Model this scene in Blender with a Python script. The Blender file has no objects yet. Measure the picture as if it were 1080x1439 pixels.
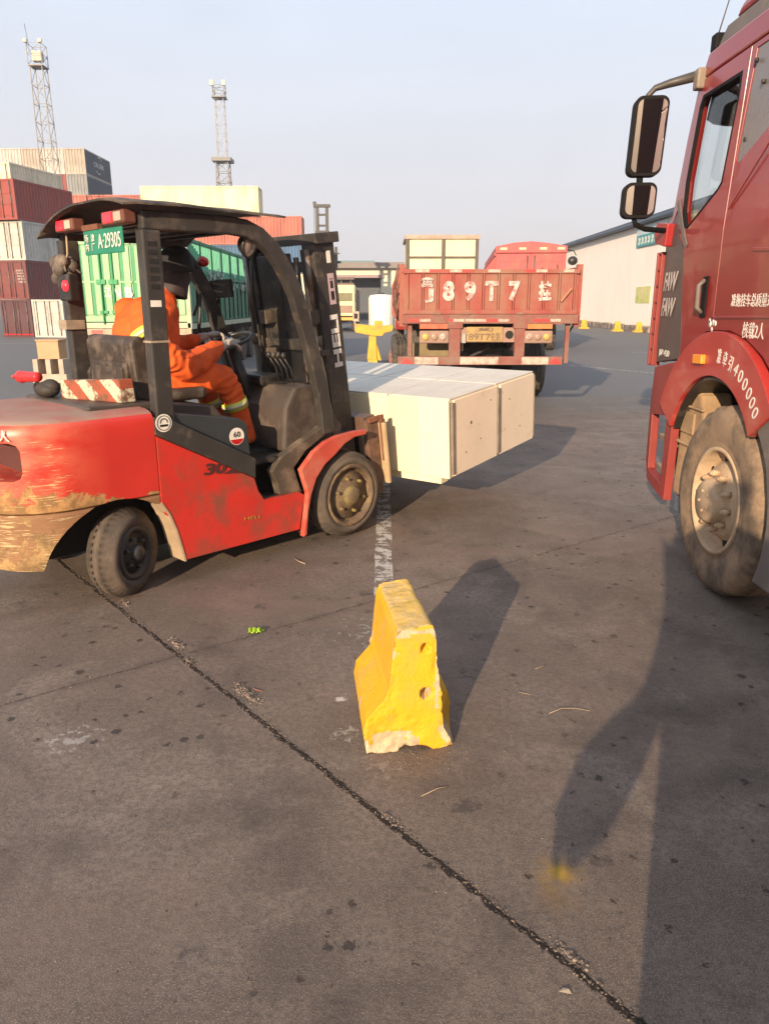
import bpy, bmesh, math, random
from mathutils import Vector, Matrix, noise
from mathutils.geometry import tessellate_polygon
R = math.radians
SC = bpy.context.scene
COL = SC.collection
random.seed(7)

# ------------------------------------------------------------------ camera
cam = bpy.data.objects.new('camera', bpy.data.cameras.new('camera'))
COL.objects.link(cam)
cam.location = (0, 0, 1.68)
cam.rotation_euler = (R(90 - 15.7), 0, 0)
cam.data.sensor_fit = 'VERTICAL'
cam.data.sensor_height = 36
cam.data.lens = 26
cam.data.clip_end = 2000
cam.data.clip_start = 0.05
SC.camera = cam

# ------------------------------------------------------------------ light
SUN_AZ, SUN_EL = 20.5, 15.5
w = bpy.data.worlds.new('World'); SC.world = w; w.use_nodes = True
nt = w.node_tree; nt.nodes.clear()
def N(t, typ, **kw):
    n = t.nodes.new(typ)
    for k, v in kw.items():
        if k == 'inp':
            for kk, vv in v.items(): n.inputs[kk].default_value = vv
        else: setattr(n, k, v)
    return n
sky = N(nt, 'ShaderNodeTexSky', sky_type='NISHITA', sun_disc=False, sun_elevation=R(SUN_EL),
        sun_rotation=R(180 + SUN_AZ), air_density=1.3, dust_density=4.0, ozone_density=1.5, altitude=0)
tc = N(nt, 'ShaderNodeTexCoord')
sep = N(nt, 'ShaderNodeSeparateXYZ'); nt.links.new(tc.outputs['Generated'], sep.inputs[0])
mr = N(nt, 'ShaderNodeMapRange', inp={1: 0.0, 2: 0.42, 3: 0.0, 4: 1.0}); nt.links.new(sep.outputs['Z'], mr.inputs[0])
rp = N(nt, 'ShaderNodeValToRGB'); nt.links.new(mr.outputs[0], rp.inputs[0])
SKY_S = 0.12
e = rp.color_ramp.elements
e[0].position = 0; e[0].color = (0.525 / SKY_S, 0.485 / SKY_S, 0.49 / SKY_S, 1)
e[1].position = 1; e[1].color = (0.485 / SKY_S, 0.57 / SKY_S, 0.69 / SKY_S, 1)
m = e.new(0.4); m.color = (0.515 / SKY_S, 0.52 / SKY_S, 0.565 / SKY_S, 1)
mx = N(nt, 'ShaderNodeMix', data_type='RGBA'); mx.inputs['Factor'].default_value = 0.92
nt.links.new(sky.outputs[0], mx.inputs[6]); nt.links.new(rp.outputs[0], mx.inputs[7])
nz_ = N(nt, 'ShaderNodeTexNoise', inp={'Scale': 2.2, 'Detail': 4, 'Roughness': .55, 'Distortion': .6}); mp_ = N(nt, 'ShaderNodeMapping'); mp_.inputs['Scale'].default_value = (1, 1, 3.2)
nt.links.new(tc.outputs['Generated'], mp_.inputs[0]); nt.links.new(mp_.outputs[0], nz_.inputs['Vector'])
mr2 = N(nt, 'ShaderNodeMapRange', inp={1: .3, 2: .7, 3: .965, 4: 1.045}); nt.links.new(nz_.outputs['Fac'], mr2.inputs[0])
vm_ = N(nt, 'ShaderNodeVectorMath', operation='SCALE'); nt.links.new(mx.outputs[2], vm_.inputs[0]); nt.links.new(mr2.outputs[0], vm_.inputs['Scale'])
bg = N(nt, 'ShaderNodeBackground', inp={'Strength': SKY_S}); nt.links.new(vm_.outputs[0], bg.inputs[0])
wo = N(nt, 'ShaderNodeOutputWorld'); nt.links.new(bg.outputs[0], wo.inputs[0])

sd = Vector((math.sin(R(SUN_AZ)) * math.cos(R(SUN_EL)), math.cos(R(SUN_AZ)) * math.cos(R(SUN_EL)), -math.sin(R(SUN_EL))))
sun = bpy.data.objects.new('sun', bpy.data.lights.new('sun', 'SUN')); COL.objects.link(sun)
sun.data.energy = 5.0; sun.data.angle = R(0.55); sun.data.color = (1.0, 0.755, 0.50)
sun.rotation_euler = sd.to_track_quat('-Z', 'Y').to_euler()
SC.view_settings.view_transform = 'Standard'; SC.view_settings.look = 'None'
SC.view_settings.gamma = 1; SC.view_settings.exposure = 0.68
try: SC.view_settings.use_curve_mapping = False
except Exception: pass

# ------------------------------------------------------------------ materials
def L(t, a, b): t.links.new(a, b)
def new_mat(name):
    m = bpy.data.materials.new(name); m.use_nodes = True
    t = m.node_tree; b = t.nodes['Principled BSDF']
    return m, t, b
def c4(c): return (c[0], c[1], c[2], 1)
def ramp(t, src, p0, p1, c0=(0, 0, 0), c1=(1, 1, 1)):
    r = N(t, 'ShaderNodeValToRGB'); e = r.color_ramp.elements
    e[0].position = p0; e[0].color = c4(c0); e[1].position = p1; e[1].color = c4(c1)
    L(t, src, r.inputs[0]); return r.outputs[0]
def noise_n(t, vec, scale, detail=6, rough=.6, dist=0):
    n = N(t, 'ShaderNodeTexNoise', inp={'Scale': scale, 'Detail': detail, 'Roughness': rough, 'Distortion': dist})
    L(t, vec, n.inputs['Vector']); return n.outputs['Fac']
def mixc(t, f, a, b):
    m = N(t, 'ShaderNodeMix', data_type='RGBA')
    if hasattr(f, 'is_linked') or not isinstance(f, (int, float)): L(t, f, m.inputs[0])
    else: m.inputs[0].default_value = f
    for i, x in ((6, a), (7, b)):
        if isinstance(x, tuple): m.inputs[i].default_value = c4(x)
        else: L(t, x, m.inputs[i])
    return m.outputs[2]
def math_n(t, op, a, b=None, c=None, clamp=False):
    m = N(t, 'ShaderNodeMath', operation=op, use_clamp=clamp)
    for i, x in enumerate((a, b, c)):
        if x is None: continue
        if isinstance(x, (int, float)): m.inputs[i].default_value = x
        else: L(t, x, m.inputs[i])
    return m.outputs[0]
def coords(t, scl=(1, 1, 1), loc=(0, 0, 0), rot=(0, 0, 0)):
    c = N(t, 'ShaderNodeTexCoord'); m = N(t, 'ShaderNodeMapping')
    m.inputs['Scale'].default_value = scl; m.inputs['Location'].default_value = loc; m.inputs['Rotation'].default_value = rot
    L(t, c.outputs['Object'], m.inputs['Vector']); return m.outputs[0]
MATS = {}
def mat(name, col, rough=.5, metal=0, var=.2, scale=4, dirt=None, amt=.45, dscale=5, bump=.0, bscale=60, dstretch=(1, 1, 1), coat=0, emit=None, es=1, spec=.5):
    if name in MATS: return MATS[name]
    m, t, b = new_mat(name)
    v = coords(t)
    n1 = noise_n(t, v, scale, 5)
    f = ramp(t, n1, .3, .72)
    dark = tuple(x * (1 - var) for x in col); light = tuple(min(1, x * (1 + var * .6)) for x in col)
    c = mixc(t, f, dark, light)
    n2 = noise_n(t, v, scale * 11, 4)
    c = mixc(t, ramp(t, n2, .35, .8, (0, 0, 0), (var, var, var)), c, tuple(x * .55 for x in col))
    if dirt:
        v2 = coords(t, dstretch, (3.1, 1.7, .3))
        d = noise_n(t, v2, dscale, 9, .68)
        df = ramp(t, d, 1 - amt - .12, 1 - amt + .08)
        c = mixc(t, df, c, dirt)
        rr = mixc(t, df, (rough,) * 3, (min(1, rough + .3),) * 3); L(t, rr, b.inputs['Roughness'])
    else:
        rr = ramp(t, n2, .2, .8, (max(0.03, rough - .08),) * 3, (min(1, rough + .1),) * 3); L(t, rr, b.inputs['Roughness'])
    L(t, c, b.inputs['Base Color'])
    b.inputs['Metallic'].default_value = metal
    b.inputs['Coat Weight'].default_value = coat
    b.inputs['Specular IOR Level'].default_value = spec
    if emit: 
        b.inputs['Emission Color'].default_value = c4(emit); b.inputs['Emission Strength'].default_value = es
    if bump:
        bp = N(t, 'ShaderNodeBump', inp={'Strength': bump, 'Distance': .01}); L(t, noise_n(t, v, bscale, 5), bp.inputs['Height'])
        L(t, bp.outputs[0], b.inputs['Normal'])
    MATS[name] = m; return m

def scratched(name, base, worn, zlo, zhi, w1m=.0, sa=.7, sc_=(.62, .48, .27), rb=.38, paler=(.60, .17, .10)):
    """red paint with horizontal scrapes, heavier low down and towards the rear corner (local -x)"""
    m, t, b = new_mat(name)
    v = coords(t)
    s = N(t, 'ShaderNodeSeparateXYZ'); L(t, v, s.inputs[0])
    n1 = noise_n(t, v, 3, 5); c = mixc(t, ramp(t, n1, .3, .7), tuple(x * .8 for x in base), base)
    def rng(out, a, b_, lo, hi):
        q = N(t, 'ShaderNodeMapRange', inp={1: a, 2: b_, 3: lo, 4: hi}); L(t, out, q.inputs[0]); return q.outputs[0]
    X_, Z_ = s.outputs['X'], s.outputs['Z']
    fade = math_n(t, 'MULTIPLY', rng(X_, -.42, -.75, 0, .75), ramp(t, noise_n(t, coords(t, (1, 1, 2)), 4, 7, .65), .35, .6))
    c = mixc(t, fade, c, paler)  # lighter tone mixed in patchily towards the rear corner
    w2 = math_n(t, 'ADD', rng(Z_, zhi, zlo, -.17, .17), rng(X_, -.35, -.75, -.10, .06))
    f2 = ramp(t, math_n(t, 'ADD', noise_n(t, coords(t, (1, 1, 1.3), (5, 2, 1)), 6.5, 10, .68, .5), w2), .585, .61)
    tan = mixc(t, ramp(t, noise_n(t, v, 8, 8, .7), .42, .56), worn, tuple(x * .5 for x in worn)); c = mixc(t, f2, c, tan)
    w1 = math_n(t, 'ADD', rng(X_, -.38, -.72, -.16, w1m), rng(Z_, 1.06, .95, -.1, 0))
    fine_ = noise_n(t, coords(t, (2, 2, 34)), 4.2, 9, .72); cl = noise_n(t, coords(t, (1, 1, 1), (8, 2, 2)), 5, 4, .6)
    f1 = ramp(t, math_n(t, 'ADD', math_n(t, 'ADD', math_n(t, 'MULTIPLY', fine_, .75), math_n(t, 'MULTIPLY', cl, .30)), w1), .575, .60)
    c = mixc(t, math_n(t, 'MULTIPLY', f1, sa), c, sc_)
    f4 = ramp(t, math_n(t, 'ADD', noise_n(t, coords(t, (1, 1, 1.2), (9, 1, 4)), 7, 10, .74), math_n(t, 'MULTIPLY', w1, .5)), .635, .66)
    c = mixc(t, math_n(t, 'MULTIPLY', f4, .85), c, (.12, .065, .035))
    L(t, c, b.inputs['Base Color'])
    ch_ = math_n(t, 'MAXIMUM', f2, f1)
    L(t, mixc(t, ch_, (rb,) * 3, (.85,) * 3), b.inputs['Roughness'])
    bp = N(t, 'ShaderNodeBump', inp={'Strength': .5, 'Distance': .004}); L(t, math_n(t, 'SUBTRACT', 1.0, ch_), bp.inputs['Height']); L(t, bp.outputs[0], b.inputs['Normal'])
    MATS[name] = m; return m

# ------------------------------------------------------------------ mesh builder
class MB:
    def __init__(s): s.v = []; s.f = []; s.m = []; s.s = []
    def add(s, vs, fs, m=0, smooth=False):
        o = len(s.v); s.v += [tuple(x) for x in vs]
        for f in fs: s.f.append([i + o for i in f]); s.m.append(m); s.s.append(smooth)
        return s
    def hexa(s, p, m=0):
        return s.add(p, [(0, 3, 2, 1), (4, 5, 6, 7), (0, 1, 5, 4), (1, 2, 6, 5), (2, 3, 7, 6), (3, 0, 4, 7)], m)
    def box(s, x0, x1, y0, y1, z0, z1, m=0):
        return s.hexa([(x0, y0, z0), (x1, y0, z0), (x1, y1, z0), (x0, y1, z0), (x0, y0, z1), (x1, y0, z1), (x1, y1, z1), (x0, y1, z1)], m)
    def bar(s, p0, p1, w, h, up=(0, 0, 1), m=0):
        p0, p1 = Vector(p0), Vector(p1); d = (p1 - p0).normalized(); u = Vector(up)
        if abs(d.dot(u)) > .98: u = Vector((1, 0, 0)) if abs(d.x) < .9 else Vector((0, 1, 0))
        r = d.cross(u).normalized() * w / 2; u = r.cross(d).normalized() * h / 2
        return s.hexa([p0 - r - u, p0 + r - u, p1 + r - u, p1 - r - u, p0 - r + u, p0 + r + u, p1 + r + u, p1 - r + u], m)
    def cyl(s, p0, p1, r0, r1=None, n=20, m=0, caps=True, smooth=True):
        if r1 is None: r1 = r0
        p0, p1 = Vector(p0), Vector(p1); d = (p1 - p0).normalized()
        a = d.orthogonal().normalized(); b = d.cross(a)
        vs = []
        for p, r in ((p0, r0), (p1, r1)):
            for i in range(n):
                t = 2 * math.pi * i / n; vs.append(p + a * (r * math.cos(t)) + b * (r * math.sin(t)))
        s.add(vs, [(i, (i + 1) % n, n + (i + 1) % n, n + i) for i in range(n)], m, smooth)
        if caps: s.add(vs, [tuple(range(n))[::-1], tuple(range(n, 2 * n))], m, False)
        return s
    def tube(s, pts, r, n=10, m=0, caps=True):
        pts = [Vector(p) for p in pts]; k = len(pts)
        rs = r if isinstance(r, (list, tuple)) else [r] * k
        vs = []; a = None
        for i, p in enumerate(pts):
            d = (pts[min(i + 1, k - 1)] - pts[max(i - 1, 0)]).normalized()
            a = d.orthogonal().normalized() if a is None else (a - d * a.dot(d)).normalized()
            b = d.cross(a)
            for j in range(n):
                t = 2 * math.pi * j / n; vs.append(p + (a * math.cos(t) + b * math.sin(t)) * rs[i])
        fs = [(i * n + j, i * n + (j + 1) % n, (i + 1) * n + (j + 1) % n, (i + 1) * n + j) for i in range(k - 1) for j in range(n)]
        s.add(vs, fs, m, True)
        if caps: s.add(vs, [tuple(range(n))[::-1], tuple(range((k - 1) * n, k * n))], m)
        return s
    def rail(s, pts, w, h, side=(0, 1, 0), m=0, smooth=False):
        """rectangular section swept along pts; w along `side`, h perpendicular"""
        pts = [Vector(p) for p in pts]; k = len(pts); sd_ = Vector(side).normalized(); vs = []
        for i, p in enumerate(pts):
            d = (pts[min(i + 1, k - 1)] - pts[max(i - 1, 0)]).normalized()
            u = d.cross(sd_).normalized() * h / 2; q = sd_ * w / 2
            vs += [p - q - u, p + q - u, p + q + u, p - q + u]
        fs = [(i * 4 + j, i * 4 + (j + 1) % 4, (i + 1) * 4 + (j + 1) % 4, (i + 1) * 4 + j) for i in range(k - 1) for j in range(4)]
        fs += [(3, 2, 1, 0), tuple(range((k - 1) * 4, k * 4))]
        return s.add(vs, fs, m, smooth)
    def lathe(s, prof, o, axis, n=40, m=0, mod=None, closed=False):
        """prof: (r, t) pairs; axis from o"""
        o = Vector(o); d = Vector(axis).normalized(); a = d.orthogonal().normalized(); b = d.cross(a); k = len(prof); vs = []
        for i in range(n):
            t = 2 * math.pi * i / n; q = a * math.cos(t) + b * math.sin(t)
            for j, (r, x) in enumerate(prof):
                if mod: r, x = mod(i, j, r, x)
                vs.append(o + q * r + d * x)
        kk = k if closed else k - 1
        fs = [(i * k + j, i * k + (j + 1) % k, ((i + 1) % n) * k + (j + 1) % k, ((i + 1) % n) * k + j) for i in range(n) for j in range(kk)]
        return s.add(vs, fs, m, True)
    def plate(s, outer, holes, fr, d0, d1, m=0, mh=None):
        """2-D polygon (with holes) in frame fr(u,v,d)->point, extruded from depth d0 to d1"""
        loops = [outer] + list(holes); flat = [p for lp in loops for p in lp]
        tris = tessellate_polygon([[Vector((p[0], p[1], 0)) for p in lp] for lp in loops])
        n = len(flat); vs = [fr(p[0], p[1], d0) for p in flat] + [fr(p[0], p[1], d1) for p in flat]
        fs = [tuple(t) for t in tris] + [tuple(i + n for i in t)[::-1] for t in tris]
        o = 0
        for lp in loops:
            k = len(lp)
            for i in range(k):
                j = (i + 1) % k; fs.append((o + i, o + j, o + j + n, o + i + n))
            o += k
        return s.add(vs, fs, m)
    def ell(s, c, r, n=14, k=10, m=0, rot=None):
        c = Vector(c); vs = []
        for i in range(k + 1):
            ph = math.pi * i / k
            for j in range(n):
                t = 2 * math.pi * j / n
                p = Vector((r[0] * math.sin(ph) * math.cos(t), r[1] * math.sin(ph) * math.sin(t), r[2] * math.cos(ph)))
                if rot: p = rot @ p
                vs.append(c + p)
        return s.add(vs, [(i * n + j, (i + 1) * n + j, (i + 1) * n + (j + 1) % n, i * n + (j + 1) % n) for i in range(k) for j in range(n)], m, True)
    def corr(s, o, u, v, n, W, Hh, pitch=.28, dep=.036, m=0, thick=.0):
        """corrugated sheet: origin o, u across, v up, n outward"""
        o, u, v, n = Vector(o), Vector(u), Vector(v), Vector(n); xs = []; k = max(1, round(W / pitch)); p = W / k
        for i in range(k):
            for f, d in ((0, 0), (.18, 0), (.32, -1), (.68, -1), (.82, 0)): xs.append((i * p + f * p, d * dep))
        xs.append((W, 0))
        vs = [o + u * x + n * d for x, d in xs] + [o + u * x + n * d + v * Hh for x, d in xs]; q = len(xs)
        return s.add(vs, [(i, i + 1, q + i + 1, q + i) for i in range(q - 1)], m)
    def xf(s, f): s.v = [tuple(f(Vector(p))) for p in s.v]; return s
    def build(s, name, mats, parent=None, bevel=0, seg=2, loc=None, normals=True, sub=0):
        me = bpy.data.meshes.new(name); me.from_pydata(s.v, [], s.f)
        if not isinstance(mats, (list, tuple)): mats = [mats]
        for q in mats: me.materials.append(q)
        me.polygons.foreach_set('material_index', s.m); me.polygons.foreach_set('use_smooth', s.s)
        if normals:
            bm = bmesh.new(); bm.from_mesh(me)
            bmesh.ops.remove_doubles(bm, verts=bm.verts, dist=1e-5)
            bmesh.ops.recalc_face_normals(bm, faces=bm.faces); bm.to_mesh(me); bm.free()
        o = bpy.data.objects.new(name, me); COL.objects.link(o)
        if parent: o.parent = parent
        if loc: o.location = loc
        if bevel:
            b = o.modifiers.new('bevel', 'BEVEL'); b.width = bevel; b.segments = seg; b.limit_method = 'ANGLE'; b.angle_limit = R(35); b.harden_normals = False
            freeze(o)
        return o
def freeze(o):
    dg = bpy.context.evaluated_depsgraph_get(); dg.update()
    me = bpy.data.meshes.new_from_object(o.evaluated_get(dg)); me.name = o.name
    o.modifiers.clear(); o.data = me; return o
def cut(o, mb):
    """subtract the builder's solid from o"""
    c = mb.build('cutter', [], o.parent); b = o.modifiers.new('cut', 'BOOLEAN'); b.operation = 'DIFFERENCE'; b.object = c; b.solver = 'EXACT'
    freeze(o); bpy.data.objects.remove(c, do_unlink=True); return o
def thing(name, label, cat, loc=(0, 0, 0), rz=0, group=None):
    o = bpy.data.objects.new(name, None); COL.objects.link(o); o.empty_display_size = .2
    o.location = loc; o.rotation_euler = (0, 0, rz); o['label'] = label; o['category'] = cat
    if group: o['group'] = group
    return o
def tag(o, label, cat, group=None):
    o['label'] = label; o['category'] = cat
    if group: o['group'] = group
    return o
def split_loose(o, nm=None):
    """every loose piece of a part becomes a part of its own"""
    me = o.data; n = len(me.vertices); par = list(range(n))
    def find(a):
        while par[a] != a: par[a] = par[par[a]]; a = par[a]
        return a
    for e_ in me.edges:
        a, b_ = find(e_.vertices[0]), find(e_.vertices[1])
        if a != b_: par[a] = b_
    groups = {}
    for p in me.polygons: groups.setdefault(find(p.vertices[0]), []).append(p)
    if len(groups) < 2: return
    for g_ in groups.values():
        ids = sorted({v for p in g_ for v in p.vertices}); mp_ = {v: i for i, v in enumerate(ids)}
        m2 = bpy.data.meshes.new(o.name.split('.')[0]); m2.from_pydata([me.vertices[v].co[:] for v in ids], [], [[mp_[v] for v in p.vertices] for p in g_])
        for q in me.materials: m2.materials.append(q)
        m2.polygons.foreach_set('material_index', [p.material_index for p in g_]); m2.polygons.foreach_set('use_smooth', [p.use_smooth for p in g_])
        c = bpy.data.objects.new(nm or o.name.split('.')[0], m2); COL.objects.link(c); c.parent = o.parent; c.location = o.location
    bpy.data.objects.remove(o, do_unlink=True)
def struct(o, kind='structure'): o['kind'] = kind; return o
def dup(root, loc=None, rz=None, label=None, group=None):
    r = root.copy(); COL.objects.link(r)
    if loc is not None: r.location = loc
    if rz is not None: r.rotation_euler = (0, 0, rz)
    if label: r['label'] = label
    if group: r['group'] = group
    for ch in list(root.children):
        c = ch.copy(); COL.objects.link(c); c.parent = r
        for g in list(ch.children):
            d = g.copy(); COL.objects.link(d); d.parent = c
    return r
def text(name, body, mt, parent, cen, ex, ey, wd, ht, depth=.002, off=.003, shear=0, warp=None, bold=0):
    """flat lettering fitted to wd x ht, centred at cen, baseline along ex, up along ey"""
    c = bpy.data.curves.new(name, 'FONT'); c.body = body; c.align_x = 'LEFT'; c.extrude = .001; c.resolution_u = 4
    c.offset = bold
    o = bpy.data.objects.new(name, c); COL.objects.link(o)
    dg = bpy.context.evaluated_depsgraph_get(); dg.update()
    me = bpy.data.meshes.new_from_object(o.evaluated_get(dg)); bpy.data.objects.remove(o, do_unlink=True)
    ex, ey = Vector(ex).normalized(), Vector(ey).normalized(); n = ex.cross(ey).normalized(); cen = Vector(cen)
    xs = [v.co.x for v in me.vertices]; ys = [v.co.y for v in me.vertices]
    x0, x1, y0, y1 = min(xs), max(xs), min(ys), max(ys)
    for v in me.vertices:
        a = ((v.co.x - x0) / (x1 - x0) - .5) * wd; b = ((v.co.y - y0) / (y1 - y0) - .5) * ht
        p = cen + ex * (a + shear * b) + ey * b + n * (off + (depth if v.co.z > 0 else 0))
        if warp: p = Vector(warp(p))
        v.co = p
    me.materials.clear(); me.materials.append(mt); me.name = name
    o = bpy.data.objects.new(name, me); COL.objects.link(o)
    if parent: o.parent = parent
    return o
def disc(mb, c, n, r, th, k=28, m=0):
    c, n = Vector(c), Vector(n).normalized(); return mb.cyl(c, c + n * th, r, r, k, m)
ID = lambda u, v, d: (u, d, v)      # plate in the x-z plane, depth along y
# ------------------------------------------------------------------ ground
def ground_material():
    m, t, b = new_mat('yard_concrete'); v = coords(t)
    s = N(t, 'ShaderNodeSeparateXYZ'); L(t, v, s.inputs[0]); X, Y = s.outputs['X'], s.outputs['Y']
    big = noise_n(t, v, .45, 6, .62, .5); mid = noise_n(t, v, 2.6, 8, .68, .4); fine = noise_n(t, v, 38, 8, .7); grit = noise_n(t, v, 230, 3, .6)
    c = mixc(t, ramp(t, big, .3, .7), (.175, .132, .106), (.255, .198, .160))
    c = mixc(t, ramp(t, mid, .36, .66), c, (.140, .105, .086))
    c = mixc(t, ramp(t, noise_n(t, coords(t, (1, 1, 1), (4, 9, 0)), 1.1, 9, .7, 1.2), .52, .66, (0, 0, 0), (.75, .75, .75)), c, (.30, .24, .20))
    c = mixc(t, ramp(t, fine, .44, .58, (0, 0, 0), (.62, .62, .62)), c, (.105, .083, .070))
    c = mixc(t, ramp(t, noise_n(t, v, 95, 6, .75), .50, .60, (0, 0, 0), (.55, .55, .55)), c, (.085, .068, .06))
    c = mixc(t, ramp(t, grit, .54, .64, (0, 0, 0), (.75, .75, .75)), c, (.36, .30, .25))
    # swept streaks
    st = noise_n(t, coords(t, (5, .6, 1), (0, 0, 0), (0, 0, R(-38))), 1.6, 8, .7, .3)
    c = mixc(t, ramp(t, st, .55, .75, (0, 0, 0), (.5, .5, .5)), c, (.10, .082, .074))
    # old tyre tracks
    for (nx_, ny_, cc_, hw_) in ((.94, .34, .35, .16), (.94, .34, 2.1, .15), (-.35, .94, 2.15, .13), (.62, -.78, -1.1, .12), (.80, .60, 3.4, .2)):
        dd_ = math_n(t, 'ADD', math_n(t, 'MULTIPLY', X, nx_), math_n(t, 'MULTIPLY', Y, ny_)); dd_ = math_n(t, 'ADD', dd_, math_n(t, 'MULTIPLY', big, .9)); dd_ = math_n(t, 'ABSOLUTE', math_n(t, 'SUBTRACT', dd_, cc_ + .45))
        tf_ = math_n(t, 'MULTIPLY', math_n(t, 'SUBTRACT', hw_, dd_), 14, clamp=True); tf_ = math_n(t, 'MULTIPLY', tf_, ramp(t, mid, .38, .66, (0, 0, 0), (.42, .42, .42))); c = mixc(t, tf_, c, (.075, .060, .052))
    c = mixc(t, ramp(t, noise_n(t, coords(t, (1, 1, 1), (7, 3, 0)), .8, 7, .6, .8), .50, .68, (0, 0, 0), (.45, .45, .45)), c, (.24, .165, .135))
    # asphalt apron further back
    ya = math_n(t, 'ADD', Y, math_n(t, 'MULTIPLY', big, 3.0))
    ya = math_n(t, 'SUBTRACT', ya, math_n(t, 'MULTIPLY', X, .35))
    asph = mixc(t, ramp(t, mid, .3, .7), (.130, .127, .127), (.185, .178, .174))
    fa = N(t, 'ShaderNodeMapRange', inp={1: 11.5, 2: 14.5}); L(t, ya, fa.inputs[0])
    c = mixc(t, fa.outputs[0], c, asph)
    # round dark oil spots
    def spots(scale, thr, loc, soft=.03, dep=.8, colr=(.05, .042, .04)):
        nonlocal c
        vv = N(t, 'ShaderNodeTexVoronoi', inp={'Scale': scale, 'Randomness': 1.0})
        dv = N(t, 'ShaderNodeVectorMath', operation='ADD'); nz = N(t, 'ShaderNodeTexNoise', inp={'Scale': scale * 4, 'Detail': 6, 'Roughness': .7})
        mp = coords(t, (1, 1, 1), loc); L(t, mp, nz.inputs['Vector'])
        sc = N(t, 'ShaderNodeVectorMath', operation='SCALE'); sc.inputs['Scale'].default_value = 1.1 / scale; L(t, nz.outputs['Color'], sc.inputs[0])
        L(t, mp, dv.inputs[0]); L(t, sc.outputs[0], dv.inputs[1]); L(t, dv.outputs[0], vv.inputs['Vector'])
        sp = N(t, 'ShaderNodeSeparateColor'); L(t, vv.outputs['Color'], sp.inputs[0])
        rad = math_n(t, 'MULTIPLY', math_n(t, 'POWER', sp.outputs[0], 5.0), thr)
        f = math_n(t, 'MULTIPLY', math_n(t, 'SUBTRACT', rad, vv.outputs['Distance']), 1 / soft, clamp=True)
        f = math_n(t, 'MULTIPLY', math_n(t, 'MULTIPLY', f, dep, clamp=True), ramp(t, noise_n(t, coords(t, (1, 1, 1), (loc[1], loc[0], 3)), .75, 4, .6), .38, .52)); c = mixc(t, f, c, colr); return f
    spots(1.1, .22, (3, 5, 0), .14, .38); sp1 = spots(5, .30, (1, 2, 0), .10, .60); sp2 = spots(17, .40, (7, 1, 0), .06, .8, (.035, .028, .026)); sp3 = spots(26, .12, (2, 8, 0), .1, .35, (.36, .30, .25))
    # joints of the slabs
    wob = noise_n(t, v, 3.2, 7, .72); wob2 = noise_n(t, v, 22, 6, .75)
    def joint(nx, ny, cc, amp, half, period=None, soft=.006):
        d = math_n(t, 'ADD', math_n(t, 'MULTIPLY', X, nx), math_n(t, 'MULTIPLY', Y, ny))
        d = math_n(t, 'SUBTRACT', d, cc)
        d = math_n(t, 'ADD', d, math_n(t, 'MULTIPLY', math_n(t, 'SUBTRACT', wob, .5), amp))
        d = math_n(t, 'ADD', d, math_n(t, 'MULTIPLY', math_n(t, 'SUBTRACT', wob2, .5), amp * .35))
        if period: d = math_n(t, 'PINGPONG', d, period)
        d = math_n(t, 'ABSOLUTE', d)
        hw = math_n(t, 'MULTIPLY', math_n(t, 'SUBTRACT', math_n(t, 'MULTIPLY', wob2, 2.6), .55), half * 1.25)
        return math_n(t, 'MULTIPLY', math_n(t, 'SUBTRACT', hw, d), 1 / soft, clamp=True), d
    j1, d1 = joint(.765, .644, 1.373, .046, .0135, None, .004)
    rim = math_n(t, 'MULTIPLY', math_n(t, 'SUBTRACT', .026, d1), 45, clamp=True)
    rimn = math_n(t, 'MULTIPLY', rim, ramp(t, noise_n(t, v, 30, 6, .7), .46, .6))
    c = mixc(t, math_n(t, 'MULTIPLY', rimn, .55), c, (.30, .24, .20))
    c = mixc(t, j1, c, (.022, .016, .013))
    j2, d2 = joint(-.593, .805, 3.295, .05, .006)
    c = mixc(t, math_n(t, 'MULTIPLY', math_n(t, 'MULTIPLY', math_n(t, 'SUBTRACT', .05, d2), 14, clamp=True), ramp(t, noise_n(t, v, 9, 6), .42, .6)), c, (.10, .078, .068))
    c = mixc(t, math_n(t, 'MULTIPLY', j2, .8), c, (.04, .03, .026))
    j3, _ = joint(.765, .644, 7.07, .05, .012, 5.7, .01); j4, _ = joint(-.593, .805, 3.295 + 5.2, .05, .01, 5.2, .01)
    far = math_n(t, 'GREATER_THAN', Y, 5.2)
    c = mixc(t, math_n(t, 'MULTIPLY', math_n(t, 'MULTIPLY', j3, .7), far), c, (.04, .036, .034))
    # hairline cracks
    cr = N(t, 'ShaderNodeTexVoronoi', feature='DISTANCE_TO_EDGE', inp={'Scale': .8})
    cd = N(t, 'ShaderNodeVectorMath', operation='ADD'); cn = N(t, 'ShaderNodeTexNoise', inp={'Scale': 2.5, 'Detail': 6}); L(t, v, cn.inputs['Vector']); L(t, v, cd.inputs[0]); L(t, cn.outputs['Color'], cd.inputs[1]); L(t, cd.outputs[0], cr.inputs['Vector'])
    cf = math_n(t, 'MULTIPLY', math_n(t, 'LESS_THAN', cr.outputs['Distance'], .004), ramp(t, noise_n(t, v, .9, 3), .55, .62))
    c = mixc(t, math_n(t, 'MULTIPLY', cf, .55), c, (.05, .04, .036))
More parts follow.
